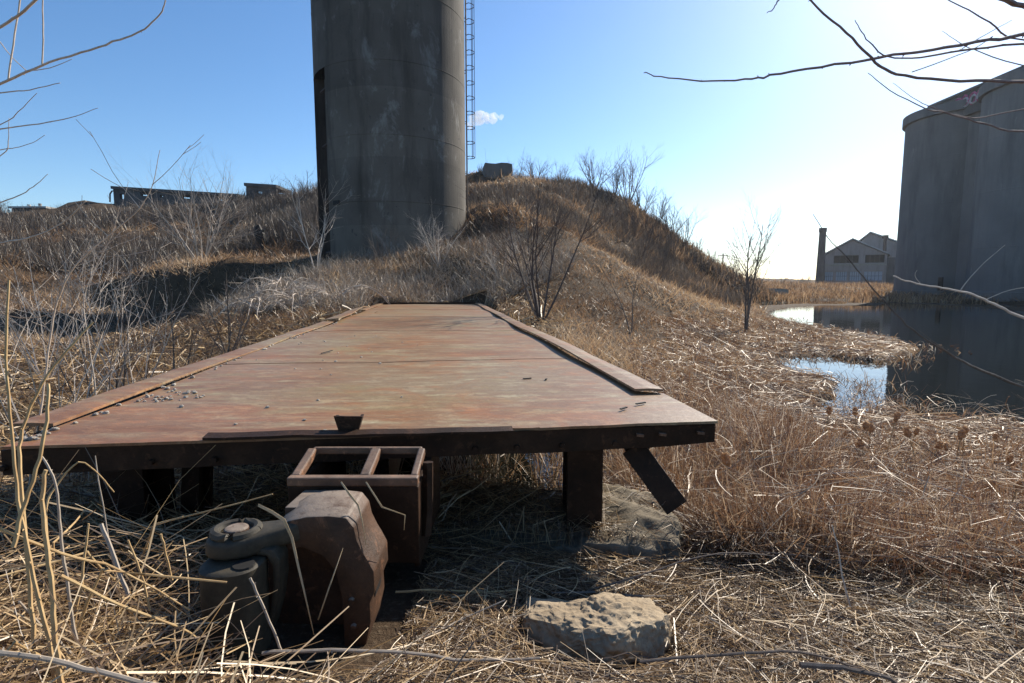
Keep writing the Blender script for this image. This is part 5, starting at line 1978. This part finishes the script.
M['reedl'] = mat_bark("dry reed leaf", (0.42, 0.30, 0.17), (0.60, 0.47, 0.30), 18)
leaf("folded straw leaf draped over the pivot lug of the coupler", [(258, 505), (272, 512), (284, 520), (292, 538), (298, 565), (305, 595), (314, 635)], 1.56, 1.50, .007)
leaf("straw leaf bent over the top of the coupler shank", [(341, 482), (350, 495), (358, 505), (362, 520), (366, 545)], 1.62, 1.6, .0045)
leaf("thin straw leaf hanging down beside the striker box", [(366, 482), (382, 507), (405, 515), (404, 530)], 1.7, 1.75, .004)
leaf("thin straw blade leaning inside the coupler's dark throat", [(318, 620), (330, 585), (343, 548)], 1.52, 1.56, .003)

# ------------------------------------------------------------------ cattails
tq = NT("cattail fluff")
nq = tq.noise(tq.coord(), 60, 4)
cq = tq.ramp(nq, [(.3, (.34, .21, .12)), (.7, (.62, .46, .31))])
d1, d2, mx = tq.n("ShaderNodeBsdfDiffuse"), tq.n("ShaderNodeBsdfTranslucent"), tq.n("ShaderNodeMixShader")
mx.inputs[0].default_value = .65
tq.l(cq, d1.inputs[0])
tq.l(cq, d2.inputs[0])
tq.l(d1.outputs[0], mx.inputs[1])
tq.l(d2.outputs[0], mx.inputs[2])
tq.l(mx.outputs[0], tq.out.inputs[0])
M['cat'] = tq.m
ct = []
for k in range(5):
    g2 = random.Random(600 + k)
    root = thing("cattail", "dry cattail with a fluffy brown head standing in the marsh right of the deck", "cattail", (0, 0, 0), "dry cattails in the marsh right of the deck")
    m_ = MB()
    lx, ly = g2.uniform(-.12, .12), g2.uniform(-.10, .10)
    h_ = .62
    m_.tube([(0, 0, -.05), (lx * .3, ly * .3, h_ * .5), (lx, ly, h_)], [.005, .004, .0035], 5)
    m_.build("stem", M['reed'], root)
    m_ = MB()
    dirv = Vector((lx * 1.5 + g2.uniform(-.03, .03), ly, .5)).normalized()
    L_ = g2.uniform(.055, .085)
    fl_ = g2.uniform(.015, .025)
    pts, rad = [], []
    for i in range(9):
        f = i / 8
        pts.append(Vector((lx, ly, h_ - .01)) + dirv * L_ * f)
        rad.append(fl_ * (math.sin(math.pi * (.08 + .84 * f)) ** .6) * (1 + .15 * g2.uniform(-1, 1)))
    m_.tube(pts, rad, 9)
    for v_ in m_.v:
        v_ += Vector((g2.gauss(0, .003), g2.gauss(0, .003), g2.gauss(0, .003)))
    for q_ in range(260):
        f = g2.random()
        c_ = Vector((lx, ly, h_ - .01)) + dirv * L_ * f
        d = Vector((g2.gauss(0, 1), g2.gauss(0, 1), g2.gauss(0, 1))).normalized()
        rr = fl_ * (math.sin(math.pi * (.08 + .84 * f)) ** .6)
        p0, p1 = c_ + d * rr * .7, c_ + d * (rr + g2.uniform(.004, .013))
        sdv_ = d.orthogonal().normalized() * .0012
        m_.add([p0 - sdv_, p0 + sdv_, p1], [(0, 1, 2)])
    m_.build("seed_head", M['cat'], root)
    ct.append(root)
g = random.Random(12)
cps = [(724, 450), (738, 442), (768, 447), (785, 452), (802, 420), (836, 433), (856, 425), (870, 430), (884, 420), (932, 440), (955, 440), (965, 430), (990, 438), (995, 460), (1006, 470), (1010, 455), (1022, 428), (860, 415), (905, 432), (915, 445), (748, 470), (800, 460), (826, 412), (948, 452), (1000, 480), (1015, 492), (1026, 460), (1040, 450), (1060, 470), (880, 452)]
for i, (px, py) in enumerate(cps):
    s_ = ct[i % 5]
    if i < 5:
        o = s_
    else:
        o = s_.copy()
        COL.objects.link(o)
        for ch in s_.children:
            c2 = ch.copy()
            COL.objects.link(c2)
            c2.parent = o
    y = 4.0 + (450 - py) * .025 + g.uniform(-.3, .6)
    hd = at(px, py, y)
    zg = max(tz(hd.x, hd.y), 0)
    k_ = g.uniform(.8, 1.15)
    o.location = (hd.x, hd.y, min(hd.z - .62 * k_, zg))
    o.scale = (k_, k_, k_ if hd.z - .62 * k_ <= zg else (hd.z - zg) / .62)
    o.rotation_euler = (0, 0, g.uniform(0, 6.28))

# small white cloud low in the sky behind the silo
bm = bmesh.new()
g = random.Random(2)
cc = at(484, 121, 900)
for k in range(9):
    f = k / 8
    m4 = Matrix.Translation((-26 + 52 * f + g.uniform(-3, 3), g.uniform(-10, 10), g.uniform(-4, 5) + 6 * f)) @ Matrix.Scale(g.uniform(7, 13) * (1 - .4 * f), 4)
    bmesh.ops.create_icosphere(bm, subdivisions=3, radius=1, matrix=m4)
for v_ in bm.verts:
    v_.co += mnoise.noise_vector(v_.co * .12) * 4 + mnoise.noise_vector(v_.co * .4) * 1.5
me = bpy.data.meshes.new("cloud")
bm.to_mesh(me)
bm.free()
t = NT("cloud vapour")
vol = t.n("ShaderNodeVolumePrincipled")
vol.inputs['Color'].default_value = (1, 1, 1, 1)
vol.inputs['Density'].default_value = .06
vol.inputs['Anisotropy'].default_value = .3
t.l(vol.outputs[0], t.out.inputs['Volume'])
me.materials.append(t.m)
o = bpy.data.objects.new("cloud", me)
o.location = cc
COL.objects.link(o)
kind(tag(o, "small white wisp of cloud right of the silo's ladder", "cloud"), 'structure')

mb = MB()
mb.box((0, 5, 14), (1880, 1880, 34))
t = NT("thin winter haze")
vol = t.n("ShaderNodeVolumePrincipled")
vol.inputs['Color'].default_value = (.86, .92, 1.0, 1)
vol.inputs['Density'].default_value = .0002
vol.inputs['Anisotropy'].default_value = .45
t.l(vol.outputs[0], t.out.inputs['Volume'])
kind(mb.build("haze", t.m), 'stuff')

for o in bpy.data.objects:
    if 'base' in o:
        del o['base']
print("objects", len(bpy.data.objects), "polys", sum(len(m.polygons) for m in bpy.data.meshes))
